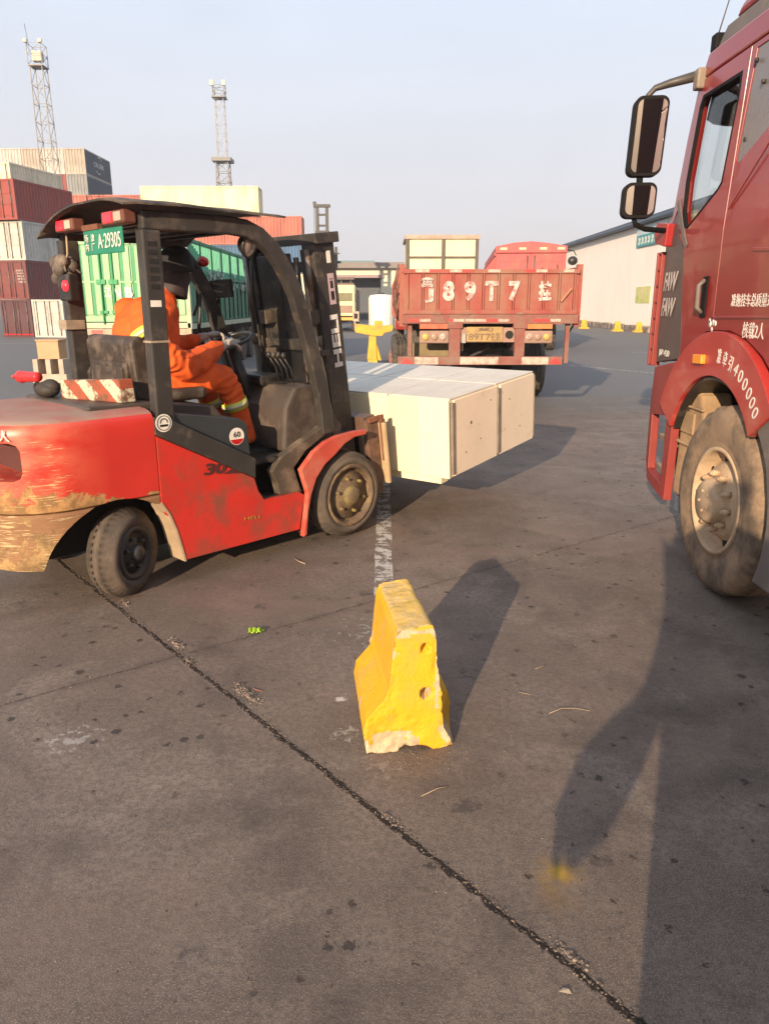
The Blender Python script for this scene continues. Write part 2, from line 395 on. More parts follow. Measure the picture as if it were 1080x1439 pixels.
    # white and yellow paint spills
    def blot(cx, cy, r, colr, thr, dens=1, sx=1, scale=26, soft=.05):
        nonlocal c
        dx = math_n(t, 'MULTIPLY', math_n(t, 'SUBTRACT', X, cx), 1 / sx); dy = math_n(t, 'SUBTRACT', Y, cy)
        d = math_n(t, 'SQRT', math_n(t, 'ADD', math_n(t, 'MULTIPLY', dx, dx), math_n(t, 'MULTIPLY', dy, dy)))
        w_ = math_n(t, 'MULTIPLY', math_n(t, 'SUBTRACT', r, d), 1 / r, clamp=True)
        f = ramp(t, math_n(t, 'ADD', noise_n(t, v, scale, 6, .7), math_n(t, 'MULTIPLY', w_, .35)), thr, thr + soft)
        f = math_n(t, 'MULTIPLY', math_n(t, 'MULTIPLY', f, dens), math_n(t, 'MULTIPLY', w_, 4, clamp=True)); c = mixc(t, f, c, colr)
    blot(-.16, 2.65, .16, (.44, .40, .36), .78, .6); blot(-.19, 2.93, .045, (.60, .55, .51), .66, .8); blot(0, 2.42, .13, (.36, .31, .28), .74, .45)
    blot(.535, 1.885, .10, (.46, .26, .02), .50, .42, 1, 9, .4); blot(.54, 1.89, .05, (.55, .34, .01), .45, .5, 1, 9, .4); blot(.515, 1.80, .10, (.30, .17, .05), .5, .35, 1, 9, .4)
    blot(-.02, 3.6, .9, (.42, .39, .36), .84, .6); blot(-1.25, 2.6, .3, (.4, .37, .34), .80, .8)
    sc_ = N(t, 'ShaderNodeVectorMath', operation='SCALE'); sc_.inputs['Scale'].default_value = .86; L(t, c, sc_.inputs[0]); c = sc_.outputs[0]
    L(t, c, b.inputs['Base Color'])
    L(t, ramp(t, mid, .3, .75, (.62, .62, .62), (.9, .9, .9)), b.inputs['Roughness']); b.inputs['Specular IOR Level'].default_value = .35
    h = math_n(t, 'ADD', math_n(t, 'MULTIPLY', fine, .5), math_n(t, 'MULTIPLY', grit, .3))
    h = math_n(t, 'ADD', h, math_n(t, 'MULTIPLY', mid, .9))
    h = math_n(t, 'SUBTRACT', h, math_n(t, 'MULTIPLY', j1, 2.2)); h = math_n(t, 'SUBTRACT', h, math_n(t, 'MULTIPLY', j2, 1.0)); h = math_n(t, 'ADD', h, math_n(t, 'MULTIPLY', rimn, .5))
    h = math_n(t, 'SUBTRACT', h, math_n(t, 'MULTIPLY', sp2, .4))
    bp = N(t, 'ShaderNodeBump', inp={'Strength': .75, 'Distance': .006}); L(t, h, bp.inputs['Height']); L(t, bp.outputs[0], b.inputs['Normal'])
    return m
g = MB(); g.add([(-600, -300, 0), (600, -300, 0), (600, 1200, 0), (-600, 1200, 0)], [(0, 1, 2, 3)])
struct(g.build('ground', ground_material(), normals=False))

def worn_paint():
    m, t, b = new_mat('worn_white_paint'); v = coords(t)
    c = mixc(t, noise_n(t, v, 14, 6), (.36, .34, .32), (.54, .52, .49)); L(t, c, b.inputs['Base Color']); b.inputs['Roughness'].default_value = .8
    f = ramp(t, noise_n(t, v, 10, 9, .74), .44, .53); tr = N(t, 'ShaderNodeBsdfTransparent'); ms = N(t, 'ShaderNodeMixShader')
    out = t.nodes['Material Output']; L(t, f, ms.inputs[0]); L(t, tr.outputs[0], ms.inputs[1]); L(t, b.outputs[0], ms.inputs[2]); L(t, ms.outputs[0], out.inputs[0]); return m
WP = worn_paint()
def marking(name, rects):
    s = MB()
    for (ax, ay, bx, by, w_) in rects:
        d = Vector((bx - ax, by - ay, 0)).normalized(); r = Vector((d.y, -d.x, 0)) * w_ / 2; a, b_ = Vector((ax, ay, .004)), Vector((bx, by, .004)); s.add([a - r, a + r, b_ + r, b_ - r], [(0, 1, 2, 3)])
    return struct(s.build(name, WP, normals=False))
rs = []; y = 4.12; random.seed(3)
while y < 7.0:
    k = random.uniform(.25, .5); rs.append((-.005 + random.uniform(-.006, .006), y, -.005, y + k - .010, .118)); y += k
marking('lane_marking', rs)
marking('parking_line', [(5.2, 21.5, 8.5, 16.2, .12), (9.0, 27.5, 14.5, 20.5, .12), (-22, 33.5, -9.2, 33.5, .15)])

# ------------------------------------------------------------------ common materials
BLK = mat('black_paint', (.016, .015, .014), .45, 0, .3, 5, (.10, .085, .07), .38)
GUARD = mat('charcoal_paint', (.038, .035, .033), .5, 0, .25, 4, (.10, .078, .062), .36, 9)
RUB = mat('rubber', (.030, .027, .025), .8, 0, .3, 6, (.10, .08, .062), .5, 7, .3)
DRK = mat('dark_void', (.012, .011, .011), .8)
STEEL = mat('bare_steel', (.28, .26, .24), .45, .8, .3, 8, (.16, .09, .05), .45)
YEL = mat('yellow_metal', (.62, .36, .02), .5, 0, .2, 4, (.30, .22, .12), .36)
CREAM = mat('cream_wall', (.60, .55, .45), .8, 0, .1, 1)
GLASS = mat('dark_glass', (.03, .035, .04), .08)
WHITE = mat('white_lettering', (.70, .67, .62), .6, 0, .15, 20)
WORNW = mat('worn_lettering', (.58, .50, .46), .7, 0, .3, 30, (.30, .08, .07), .42, 12)
AMBER = mat('amber_lens', (.75, .26, .02), .25)
REDL = mat('red_lens', (.50, .02, .02), .25)

# ------------------------------------------------------------------ containers
def cont_mat(name, col): return mat('cont_' + name, col, .6, 0, .18, .8, tuple(x * .55 + .05 for x in col), .42, 1.3, 0, dstretch=(1, 1, .35))
CM = {k: cont_mat(k, c) for k, c in dict(maroon=(.17, .035, .035), dark=(.085, .022, .03), red=(.30, .05, .04), grey_white=(.50, .49, .45), beige=(.42, .36, .30), coral=(.48, .14, .10),
      navy=(.045, .065, .10), pale_yellow=(.82, .78, .46), grey=(.25, .26, .26), cream=(.70, .63, .48), blue=(.05, .13, .25)).items()}
def container(label, loc, rz, Lh, W, Hh, cm, end='doors', side_text=None, group='shipping containers stacked in the yard', corrug=True, pitch=.24):
    t = thing('shipping_container', label, 'container', loc, rz, group)
    M_ = CM[cm]; b = MB(); d = .035; p = .12
    for x in (0, Lh - p):
        for y in (0, W - p): b.box(x, x + p, y, y + p, 0, Hh)
    for z in (0, Hh - .1):
        for y in (0, W - .1): b.box(p, Lh - p, y, y + .1, z + .001, z + .099)
        for x in (0, Lh - .1): b.box(x, x + .1, p, W - p, z + .002, z + .098)
    b.box(.03, Lh - .03, .03, W - .03, Hh - .06, Hh - .03); b.box(.06, Lh - .06, .06, W - .06, .03, .06)
    if corrug:
        b.corr((p, d * .4, .1), (1, 0, 0), (0, 0, 1), (0, -1, 0), Lh - 2 * p, Hh - .2, pitch, .045)
        b.corr((Lh - p, W - d * .4, .1), (-1, 0, 0), (0, 0, 1), (0, 1, 0), Lh - 2 * p, Hh - .2, pitch, .045)
        b.corr((Lh - d * .4, p, .1), (0, 1, 0), (0, 0, 1), (1, 0, 0), W - 2 * p, Hh - .2, pitch, .045)
        if end != 'doors': b.corr((d * .4, W - p, .1), (0, -1, 0), (0, 0, 1), (-1, 0, 0), W - 2 * p, Hh - .2, pitch, .045)
    else: b.box(.05, Lh - .05, .04, W - .04, .1, Hh - .1)
    b.build('body', M_, t, normals=False)
    if end == 'doors':
        for s in (0, 1):
            y0 = p + s * (W / 2 - p) + .01; y1 = y0 + W / 2 - p - .02
            q = MB(); q.box(.03, .08, y0, y1, .1, Hh - .1)
            for k in range(3): z0 = .2 + k * (Hh - .35) / 3; q.box(.012, .03, y0 + .05, y1 - .05, z0, z0 + (Hh - .35) / 3 - .08)
            dr = q.build('door', M_, t)
            for yy in (y0 + .12, y1 - .15): MB().cyl((-.02, yy, .08), (-.02, yy, Hh - .08), .018, n=8).build('lock_rod', STEEL, dr)
    return t
HD = R(76.7); s1 = Vector((-18.42, 40.0, 0)); ux = Vector((math.cos(HD), math.sin(HD), 0)); uy = Vector((-math.sin(HD), math.cos(HD), 0)); TH = 1.93
tiers = [('dark', 'dark maroon container with one red stripe at the foot of the left stack'), ('maroon', 'maroon container with white markings, second from the ground at left'),
         ('grey_white', 'off-white container with locking rods, third from the ground at left'), ('red', 'rust red container fourth up at the left edge, tower rising beside it')]
for k, (cm, lb) in enumerate(tiers):
    q = container(lb, tuple(s1 + ux * (0, 0, .1, -.15)[k] + Vector((0, 0, k * TH))), HD, 4.7, 1.84, TH - .02, cm)
    if k == 1:
        for i in range(5): text('lettering', ('22G1', 'MGW 30480', 'TARE 2185', 'NET 28295', 'CUBE 33.2')[i], WHITE, q, (-.005, .40 - .02 * i, 1.42 - i * .14), (0, -1, 0), (0, 0, 1), .42, .07)
    if k == 0: MB().box(-.02, -.004, .02, 1.8, .11, .17).build('red_stripe', REDL, q)
container('white container end with locking rods standing on the ground beside the maroon stack', tuple(s1 - uy * 1.87 + ux * .05), HD, 4.7, 1.84, TH - .02, 'grey_white')
container('cream container on top of the rust red one at the left edge', (-21.4, 46, 4 * TH + .02), HD, 4.7, 1.84, 1.75, 'cream')
for k in range(4): container('plain container low in the stack behind the maroon ones', (-21.4, 46, k * TH), HD, 4.7, 1.84, TH - .02, 'grey', 'wall', None, 'lower containers of the back stacks')
T2 = 2.02
cols2 = [('beige', 'grey'), ('grey_white', 'red'), ('beige', 'beige'), ('grey_white', 'beige')]
names2 = [('beige corrugated container with navy long side, top right of the far stack', 'grey container with navy long side, second from the top right of the far stack'),
          ('pale grey corrugated container behind the lattice tower, top row', 'red container behind the lattice tower, second row'),
          ('beige corrugated container in the top row, left of the lattice tower', 'beige corrugated container in the second row, left of the lattice tower'),
          ('pale container at the far left of the top row', 'beige container at the far left of the second row')]
for i in range(4):
    for k in range(7):
        z = 14.3 - (k + 1) * T2; 
        if k < 2: cm, lb = cols2[i][k], names2[i][k]; gr = 'shipping containers stacked in the yard'
        else: cm, lb, gr = random.choice(['grey', 'maroon', 'blue']), 'plain container low in the far stack', 'lower containers of the back stacks'
        q = container(lb, (-25.2 - i * 1.78, 68, z), R(90), 6.1, 1.74, T2 - .02, cm, 'wall', None, gr)
        if i == 0 and k < 2:
            n_ = MB(); n_.corr((.12, -.012, .1), (1, 0, 0), (0, 0, 1), (0, -1, 0), 5.86, T2 - .22, .24, .03); n_.build('side_panel', CM['navy'], q, normals=False)
            if k == 0:
                text('lettering', 'CRLSER', WHITE, q, (3.0, -.05, 1.1), (1, 0, 0), (0, 0, 1), 2.3, .38)
                for sgn in (1, -1):
                    a = [(3.0 + sgn * .2 + .62 * math.cos(R(th)), -.06, 1.1 + sgn * .15 + .55 * math.sin(R(th))) for th in range(40 + (0 if sgn > 0 else 180), 121 + (0 if sgn > 0 else 180), 10)]
                    MB().tube(a, .045, 6).build('emblem_arc', WHITE, q)
stack3 = [('pale_yellow', 'long pale yellow smooth container on top of the stack behind the forklift roof'), ('coral', 'coral red container directly under the pale yellow one'), ('blue', 'blue container under the coral one, behind the forklift'),
          ('grey', None), ('maroon', None)]
for k, (cm, lb) in enumerate(stack3):
    z = 9.66 - (k + 1) * 1.93
    for i in range(1 if k == 0 else 1):
        container(lb or 'plain container low in the stack behind the green trailer', (-17.1, 56 + (k > 0) * .3, z), 0, 8.25 if k == 0 else (11.2 if k < 3 else 10), 1.84, 1.91, cm, 'wall', None, 'shipping containers stacked in the yard' if lb else 'lower containers of the back stacks', corrug=(k > 0))
for k in range(5):
    z = 9.62 - (k + 1) * 1.92
    container('coral container seen between the lattice tower and the forklift roof' if k == 0 else 'plain container low in the stack behind the green trailer', (-24.3, 60, z), 0, 7.0, 1.84, 1.9, 'coral' if k == 0 else 'grey', 'wall', None, 'shipping containers stacked in the yard' if k == 0 else 'lower containers of the back stacks')

# ------------------------------------------------------------------ lattice towers
GALV = mat('galvanised', (.12, .12, .125), .5, .3, .2, 3)
def lattice(mb, cx, cy, z0, z1, w0, w1, n, r):
    cor = lambda z, i: Vector((cx + (w0 + (w1 - w0) * (z - z0) / (z1 - z0)) / 2 * (1, -1, -1, 1)[i], cy + (w0 + (w1 - w0) * (z - z0) / (z1 - z0)) / 2 * (1, 1, -1, -1)[i], z))
    for i in range(4): mb.bar(cor(z0, i), cor(z1, i), r * 2, r * 2)
    for k in range(n + 1):
        z = z0 + (z1 - z0) * k / n
        for i in range(4):
            mb.bar(cor(z, i), cor(z, (i + 1) % 4), r * 1.2, r * 1.2)
            if k < n:
                zn = z0 + (z1 - z0) * (k + 1) / n; mb.bar(cor(z, i if k % 2 else (i + 1) % 4), cor(zn, (i + 1) % 4 if k % 2 else i), r, r)
t = thing('lattice_tower', 'nearer grey steel lattice tower with white lamps, standing over the left container stack', 'tower', (-23.25, 56, 0))
m_ = MB(); lattice(m_, 0, 0, 0, 17.0, 1.20, .80, 15, .026); m_.build('mast', GALV, t)
m_ = MB(); m_.box(-.5, .5, -.5, .5, 17.0, 17.06); m_.build('platform', GALV, t)
m_ = MB(); lattice(m_, 0, 0, 17.06, 18.35, .95, .95, 2, .020); m_.build('railing', GALV, t)
MB().box(-.28, .34, -.25, .25, 17.35, 17.95).build('lamp_box', CREAM, t, .03)
for x in (-.5, .5): MB().box(x - .12, x + .12, -.62, -.45, 18.35, 18.56).build('floodlight', CREAM, t, .02)
MB().cyl((-.5, 0, 18.3), (-.62, 0, 19.6), .02, n=6).build('antenna', GALV, t)
t = thing('lattice_tower', 'farther thin lattice tower with a mid platform, rising above the pale yellow container', 'tower', (-22.0, 110, 0))
m_ = MB(); lattice(m_, 0, 0, 0, 20.3, 2.2, 1.6, 16, .07); m_.build('lower_mast', GALV, t)
m_ = MB(); m_.box(-1.3, 1.3, -1.3, 1.3, 20.3, 20.75); m_.build('platform', GALV, t)
m_ = MB(); lattice(m_, 0, 0, 20.75, 28.2, 1.25, 1.15, 7, .035); m_.build('upper_mast', mat('pale_galv', (.27, .27, .275), .5), t)
m_ = MB(); lattice(m_, 0, 0, 28.2, 29.6, 1.5, 1.5, 2, .05); m_.box(-.9, .9, -.9, .9, 28.1, 28.25); m_.build('top_cage', GALV, t)
for x in (-.8, .8): MB().box(x - .25, x + .25, -.9, -.6, 29.5, 30.1).build('floodlight', CREAM, t, .02)

# ------------------------------------------------------------------ handler mast above the forklift
t = thing('stacker_mast', 'dark steel mast of a far container handler rising above the forklift mast', 'crane mast', (-5.5, 70, 0))
m_ = MB()
for x in (-.42, .42): m_.box(x - .13, x + .13, -.2, .2, 0, 9.9)
for z in (2, 4, 6, 7.2, 8.3, 9.2): m_.box(-.29, .29, -.12, .12, z, z + .16)
m_.build('rails', GUARD, t, .01)
m_ = MB(); m_.box(-.75, .72, -.3, .3, 9.9, 10.12); m_.box(-.78, -.5, -.2, .2, 10.12, 10.35); m_.build('crosshead', GUARD, t)
m_ = MB(); m_.box(-.6, .6, -.35, .35, 7.35, 7.95); m_.box(-.8, .75, -.3, .3, 7.2, 7.4); m_.build('carriage', GUARD, t)
for x in (-.62, -.72): MB().cyl((x, 0, 0), (x, 0, 9.9), .02, n=6).build('chain', GALV, t)
m_ = MB(); m_.box(1.05, 1.3, -.2, .2, 4.6, 6.6); m_.box(.5, 1.6, -.15, .15, 5.2, 5.4); m_.box(.5, 1.5, -.15, .15, 6.0, 6.1); m_.build('side_arm', GUARD, t)
m_ = MB(); m_.box(-2.2, 1.8, .4, 6, .7, 2.0); m_.build('chassis', YEL, t, .05)
for x in (-1.9, 1.5):
    for y in (1.2, 5): MB().cyl((x - .25, y, .7), (x + .25, y, .7), .7, n=28).build('wheel', RUB, t, .04)

# ------------------------------------------------------------------ warehouse at right
WH = mat('painted_wall', (.86, .80, .73), .85, 0, .06, .25, (.78, .71, .64), .36, .5, dstretch=(1, 1, .3))
ROOFB = mat('blue_roof', (.045, .07, .11), .5)
t = thing('warehouse', 'long cream warehouse with dark blue roof edge at right, behind the red trucks', 'warehouse', (16.4, 0, 0))
m_ = MB(); m_.box(0, 26, 30, 71, 0, 6.5); m_.build('wall', WH, t)
m_ = MB(); m_.hexa([(-.35, 29.7, 6.5), (13, 29.7, 7.8), (13, 71.4, 7.8), (-.35, 71.4, 6.5), (-.35, 29.7, 6.86), (13, 29.7, 8.1), (13, 71.4, 8.1), (-.35, 71.4, 6.86)])
m_.hexa([(13, 29.7, 7.8), (26.4, 29.7, 6.5), (26.4, 71.4, 6.5), (13, 71.4, 7.8), (13, 29.7, 8.1), (26.4, 29.7, 6.86), (26.4, 71.4, 6.86), (13, 71.4, 8.1)]); m_.build('roof', ROOFB, t)
MB().cyl((-.42, 29.7, 6.6), (-.42, 71.4, 6.6), .12, n=10).build('gutter', ROOFB, t)
TEAL = mat('teal_board', (.05, .30, .33), .5, 0, .1); PALE = mat('pale_board', (.50, .66, .72), .5)
t = thing('wall_sign', 'teal and pale blue sign board with white characters high on the warehouse wall', 'sign', (16.38, 48.3, 5.2))
MB().box(-.10, -.002, -2.6, 2.5, 0, .68).build('lower_board', TEAL, t); MB().box(-.10, -.002, -2.6, 2.5, .69, 1.2).build('upper_board', PALE, t)
m_ = MB()
for i in range(8):
    y = 2.2 - i * .6
    m_.box(-.115, -.10, y - .2, y - .12, .12, .56); m_.box(-.115, -.10, y - .36, y - .12, .3, .36); m_.box(-.115, -.10, y - .4, y - .34, .14, .54)
m_.build('characters', WHITE, t)
LIME = mat('lime_poster', (.50, .56, .12), .7, 0, .3, 1.5, (.62, .56, .30), .5, 2)
tag(MB().box(16.37, 16.395, 47.6, 50.3, 1.75, 2.75).build('notice_panel', LIME), 'faded yellow green panel low on the warehouse wall', 'notice')
KERB = mat('brick_kerb', (.14, .10, .085), .9, 0, .5, 3, (.35, .30, .25), .45, 3)
k_ = MB()
for i in range(26): y = 46 + i; k_.box(15.9, 16.35, y + .04, y + .97, 0, .34 + .05 * math.sin(i * 2.3))
tag(k_.build('low_wall', KERB, None, .02), 'low dark brick plinth along the foot of the cream warehouse', 'low wall')
def cone(loc, label):
    t = thing('traffic_barrier', label, 'barrier', loc, 0, 'small yellow barriers by the warehouse')
    m_ = MB(); m_.hexa([(-.36, -.22, 0), (.36, -.22, 0), (.36, .22, 0), (-.36, .22, 0), (-.3, -.17, .12), (.3, -.17, .12), (.3, .17, .12), (-.3, .17, .12)]); m_.build('base', YEL, t, .015)
    m_ = MB(); m_.hexa([(-.22, -.12, .12), (.22, -.12, .12), (.22, .12, .12), (-.22, .12, .12), (-.14, -.07, .62), (.14, -.07, .62), (.14, .07, .62), (-.14, .07, .62)]); m_.build('body', YEL, t, .02)
cone((14.1, 54, 0), 'small yellow barrier nearest the tail of the red truck, by the warehouse')
cone((14.9, 48.8, 0), 'small yellow barrier in the middle of the three by the warehouse')
cone((15.75, 47.2, 0), 'small yellow barrier closest to the parked red tractor, by the warehouse')

# ------------------------------------------------------------------ far warehouse
ROOFG = mat('grey_roof', (.24, .21, .19), .8); CREAM2 = mat('cream_gable', (.66, .62, .48), .8, 0, .08, .6)
t = thing('warehouse', 'low cream warehouse with an open dark doorway, straight ahead in the distance', 'warehouse', (0, 85, 0))
m_ = MB(); m_.plate([(-16, 0), (-5.6, 0), (-5.6, 4.45), (-.4, 4.45), (-.4, 0), (9, 0), (9, 5.45), (-16, 5.45)], [], ID, 0, .4); m_.box(-16, 9, 18, 18.4, 0, 5.45); m_.box(-16, -15.6, .4, 18, 0, 5.45); m_.box(8.6, 9, .4, 18, 0, 5.45); m_.build('wall', CREAM2, t)
MB().box(-16.5, 9.5, -.8, 19, 5.45, 6.05).build('roof', ROOFG, t)
MB().box(-5.9, -.1, -.25, -.02, 4.45, 4.75).build('door_lintel', mat('lintel', (.35, .26, .26), .8), t)
MB().box(-5.5, -.5, 3.0, 3.1, 0, 4.4).build('doorway_dark_sheet', mat('doorway_dark', (.10, .115, .14), .7), t)  # dark sheet standing in for the shade inside the open doorway
t = tag(MB().hexa([(-9, 120, 0), (-1.5, 120, 0), (-1.5, 135, 0), (-9, 135, 0), (-9, 119.5, 8.1), (-1.5, 119.5, 8.1), (-3.4, 135, 8.9), (-8, 135, 8.9)]).build('shed', mat('teal_roof', (.12, .24, .27), .6)), 'teal roofed shed just showing above the far cream warehouse', 'shed')

# ------------------------------------------------------------------ wheels
def wheel(parent, c, axis, Rr, Wd, rim_r, rimmat, name='wheel', lugs=24, n=72, nuts=8, tyre_mat=None, dish=.05, nutmat=None, hubr=.3, hub_out=0.0, lug=.010):
    """outer face looks along +axis; c is the centre of the outer face"""
    c = Vector(c); ax = Vector(axis).normalized()
    w_ = Wd
    prof = [(rim_r, -.02), (rim_r + (Rr - rim_r) * .25, .004), (rim_r + (Rr - rim_r) * .62, .002), (Rr - .045, -.012), (Rr - .012, -.035), (Rr, -.065), (Rr, -w_ * .36), (Rr - .014, -w_ * .37), (Rr - .014, -w_ * .40), (Rr, -w_ * .41), (Rr, -w_ * .59), (Rr - .014, -w_ * .60), (Rr - .014, -w_ * .63), (Rr, -w_ * .64), (Rr, -w_ + .065), (Rr - .02, -w_ + .02), (rim_r, -w_ + .02)]
    def mod(i, j, r, x):
        if j in (5, 14):
            if (i * lugs // n + 0) % 1 == 0 and (i * lugs * 2 // n) % 2 == 0: r -= lug
        return r, x
    ty = MB().lathe(prof, c, ax, n, mod=mod).build(name, tyre_mat or RUB, parent)
    ri = MB(); q = rim_r
    ri.lathe([(q + .012, -.03), (q + .012, .0), (q - .012, .004), (q - .02, -.02), (q - .03, -dish), (q * .82, -dish - .012), (q * .80, -dish * .8), (q * .42, -dish * .55), (q * .36, -dish * .2), (0, -dish * .2)], c, ax, 48)
    rim = ri.build('rim', rimmat, ty)
    a = ax.orthogonal().normalized(); b = ax.cross(a)
    nb = MB()
    for k in range(nuts):
        th = 2 * math.pi * k / nuts; p = c + (a * math.cos(th) + b * math.sin(th)) * q * .58 - ax * dish * .75
        nb.cyl(p, p + ax * .035, .016 * Rr / .35, .013 * Rr / .35, 6)
    nb.build('wheel_nuts', nutmat or rimmat, ty)
    MB().lathe([(q * hubr, -dish * .5), (q * hubr, hub_out), (q * hubr * .7, hub_out + .02), (0, hub_out + .022)], c, ax, 24).build('hub', nutmat or rimmat, ty)
    return ty
# ================================================================== FORKLIFT
FORG, FRZ = (-1.2208, 4.3122, 0), R(45.584)
RED = mat('forklift_red', (.54, .032, .022), .40, 0, .16, 2.5, (.22, .055, .035), .42, 4, coat=.15)
CWRED = scratched('scraped_red', (.54, .034, .024), (.42, .23, .09), .62, .80, -.015, .75, (.66, .46, .24))
CWLOW = scratched('scraped_low', (.24, .12, .06), (.38, .24, .11), .2, .7, .015, .75, (.60, .46, .25), .75, (.30, .16, .08))
OLIVE = mat('olive_grey_paint', (.075, .060, .046), .55, 0, .25, 4, (.19, .14, .10), .4, 6)
TAN = mat('dusty_tan', (.40, .30, .20), .8, 0, .25, 5)
SEATM = mat('brown_vinyl', (.05, .037, .028), .5, 0, .35, 7, (.13, .10, .08), .4, 10, .3)
BOXB = mat('slate_black', (.035, .042, .048), .4, 0, .2, 4)
F = thing('forklift', 'scraped red forklift with black overhead guard, carrying wooden crates', 'forklift', FORG, FRZ)

def outline(d, fx=-.14, xr=-1.03, r=.43, n=10):
    pts = [(fx, d), (fx - .008, d), (-.35, d), (xr + r, d)]
    for i in range(1, n): a = math.pi / 2 * i / n; pts.append((xr + r - (r - d) * math.sin(a), r - (r - d) * math.cos(a)))
    pts += [(xr + d, r), (xr + d - .012, .6)]
    full = pts + [(x, 1.2 - y) for x, y in pts[::-1][1:]]
    return full
def loft(rows):
    b = MB(); n = len(outline(0)); vs = []
    for z, d in rows: vs += [(x, y, z) for x, y in outline(d)]
    k = len(rows)
    b.add(vs, [(i * n + j, i * n + (j + 1) % n, (i + 1) * n + (j + 1) % n, (i + 1) * n + j) for i in range(k - 1) for j in range(n)], 0, True)
    b.add(vs, [tuple(range(n))[::-1], tuple(range((k - 1) * n, k * n))], 0); return b
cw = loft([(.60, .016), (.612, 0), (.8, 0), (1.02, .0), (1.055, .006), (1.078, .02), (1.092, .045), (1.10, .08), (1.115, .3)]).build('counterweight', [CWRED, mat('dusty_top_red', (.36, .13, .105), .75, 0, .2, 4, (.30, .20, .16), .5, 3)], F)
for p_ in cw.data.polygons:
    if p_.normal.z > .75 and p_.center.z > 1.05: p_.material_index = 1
arch = MB(); arch.cyl((-.40, -.2, .21), (-.40, .40, .21), .41, n=48); cut(cw, arch)
arch = MB(); arch.cyl((-.40, .8, .21), (-.40, 1.4, .21), .41, n=48); cut(cw, arch)
hole = MB(); hole.plate([(.085, .83), (.095, .80), (.12, .785), (1.08, .785), (1.105, .80), (1.115, .83), (1.115, .945), (1.105, .975), (1.08, .99), (.12, .99), (.095, .975), (.085, .945)], [], lambda u, v, d: (d, u, v), -1.2, -.78); cut(cw, hole)
MB().box(-.784, -.776, .09, 1.11, .788, .988).build('radiator_opening', mat('dark_red_void', (.09, .03, .025), .7), F)
lo = loft([(.27, .05), (.30, .035), (.45, .012), (.585, .0), (.598, .012)]).build('counterweight_skirt', CWLOW, F)
for ys in (-.2, .8):
    arch = MB(); arch.cyl((-.40, ys, .21), (-.40, ys + .6, .21), .41, n=48); cut(lo, arch)
    arch = MB(); arch.box(-.45, .1, ys, ys + .6, .0, .55); cut(lo, arch)
arch = MB(); arch.box(-1.3, -.86, .33, .87, .2, .46); cut(lo, arch)
for ya, yb in ((.372, .398), (.802, .828)):
    b = MB(); b.plate([(-.40 + .405 * math.cos(R(a)), .21 + .405 * math.sin(R(a))) for a in range(8, 173, 6)], [], ID, ya, yb); b.build('arch_back', DRK, F)
MB().box(-1.0, -.86, .52, .68, .30, .44).build('tow_pin', BLK, F, .02)
for q_ in (cw, lo): q_.data.set_sharp_from_angle(angle=R(38))
text('lettering', '人', WHITE, F, (-.905, .128, 1.03), (.72, -.70, 0), (0, 0, 1), .058, .06, off=.014); text('lettering', '站', WHITE, F, (-.948, .175, 1.03), (.66, -.75, 0), (0, 0, 1), .058, .06, off=.014)
for z in (.50, .52): pass
# side panels
def side(fn_y0, fn_y1): return None
redp = [(-.135, .95), (.539, .589), (.565, .50), (.61, .43), (.915, .425), (.95, .40), (.925, .28), (.90, .16), (0, .16), (-.02, .20), (-.045, .33), (-.083, .44), (-.135, .545)]
for nm, y0, y1 in (('side_panel', 0, .05), ('side_panel', 1.15, 1.2)):
    b = MB(); b.plate(redp, [], ID, y0, y1); b.build(nm, RED, F, .006)
    s = -1 if y0 == 0 else 1; ye = 0 if y0 == 0 else 1.2
    # wheel arch lips
    MB().rail([(-.135, ye + s * -.08, .55), (-.09, ye + s * -.08, .47), (-.05, ye + s * -.08, .36), (-.025, ye + s * -.08, .25), (-.006, ye + s * -.08, .155)], .17, .012, m=0).build('arch_liner', TAN, F)
    fo = [(.905, .11), (.935, .28), (.955, .42), (.90, .59), (1.02, .70), (1.13, .757), (1.24, .785), (1.40, .797), (1.52, .795), (1.52, .762), (1.40, .755), (1.31, .722), (1.216, .655), (1.12, .60), (1.035, .51), (.985, .40), (.955, .28), (.935, .12)]
    b = MB(); b.plate(fo, [], ID, ye + s * .035, ye - s * .01); fe = b.build('front_fender', mat('faded_red', (.50, .075, .05), .45, 0, .2, 4, (.45, .16, .11), .42, 5), F, .006)
    MB().rail([(x, ye - s * .13, z) for x, z in fo[9:][::-1]], .28, .012).build('fender_top', BLK, fe)
    b = MB(); b.plate([(-.14, .956), (.539, .592), (.545, .72), (.50, .745), (-.03, 1.03), (-.14, 1.06)], [], ID, ye + s * .012, ye - s * .04); b.build('guard_sill', GUARD, F, .005)
    b = MB(); b.plate([(-.03, 1.0), (.53, .73), (.517, .93), (.505, .955), (.46, .985), (0, 1.065), (-.03, 1.06)], [], ID, ye - s * .02, ye - s * .30); b.build('side_box', BOXB, F, .018, 3)
    b = MB(); b.plate([(.70, .60), (.79, .69), (1.16, .855), (1.19, .80), (1.0, .705), (.89, .60), (.95, .42), (.76, .43), (.74, .52)], [], ID, ye - s * .03, ye - s * .10); b.build('step_plate', OLIVE, F, .006)
    MB().box(.52, .96, min(ye - s * .03, ye - s * .22), max(ye - s * .03, ye - s * .22), .405, .43).build('step', BLK, F, .006)
text('lettering', '30', mat('dark_decal', (.07, .022, .02), .5), F, (.245, -.002, .70), (1, 0, -.05), (0, 0, 1), .15, .072, shear=.3, bold=.03)
b = MB(); b.plate([(.40, .735), (.50, .70), (.52, .63), (.30, .655), (.40, .69)], [], ID, -.003, .002); b.build('decal_arrow', mat('dark_decal', (.07, .022, .02)), F)
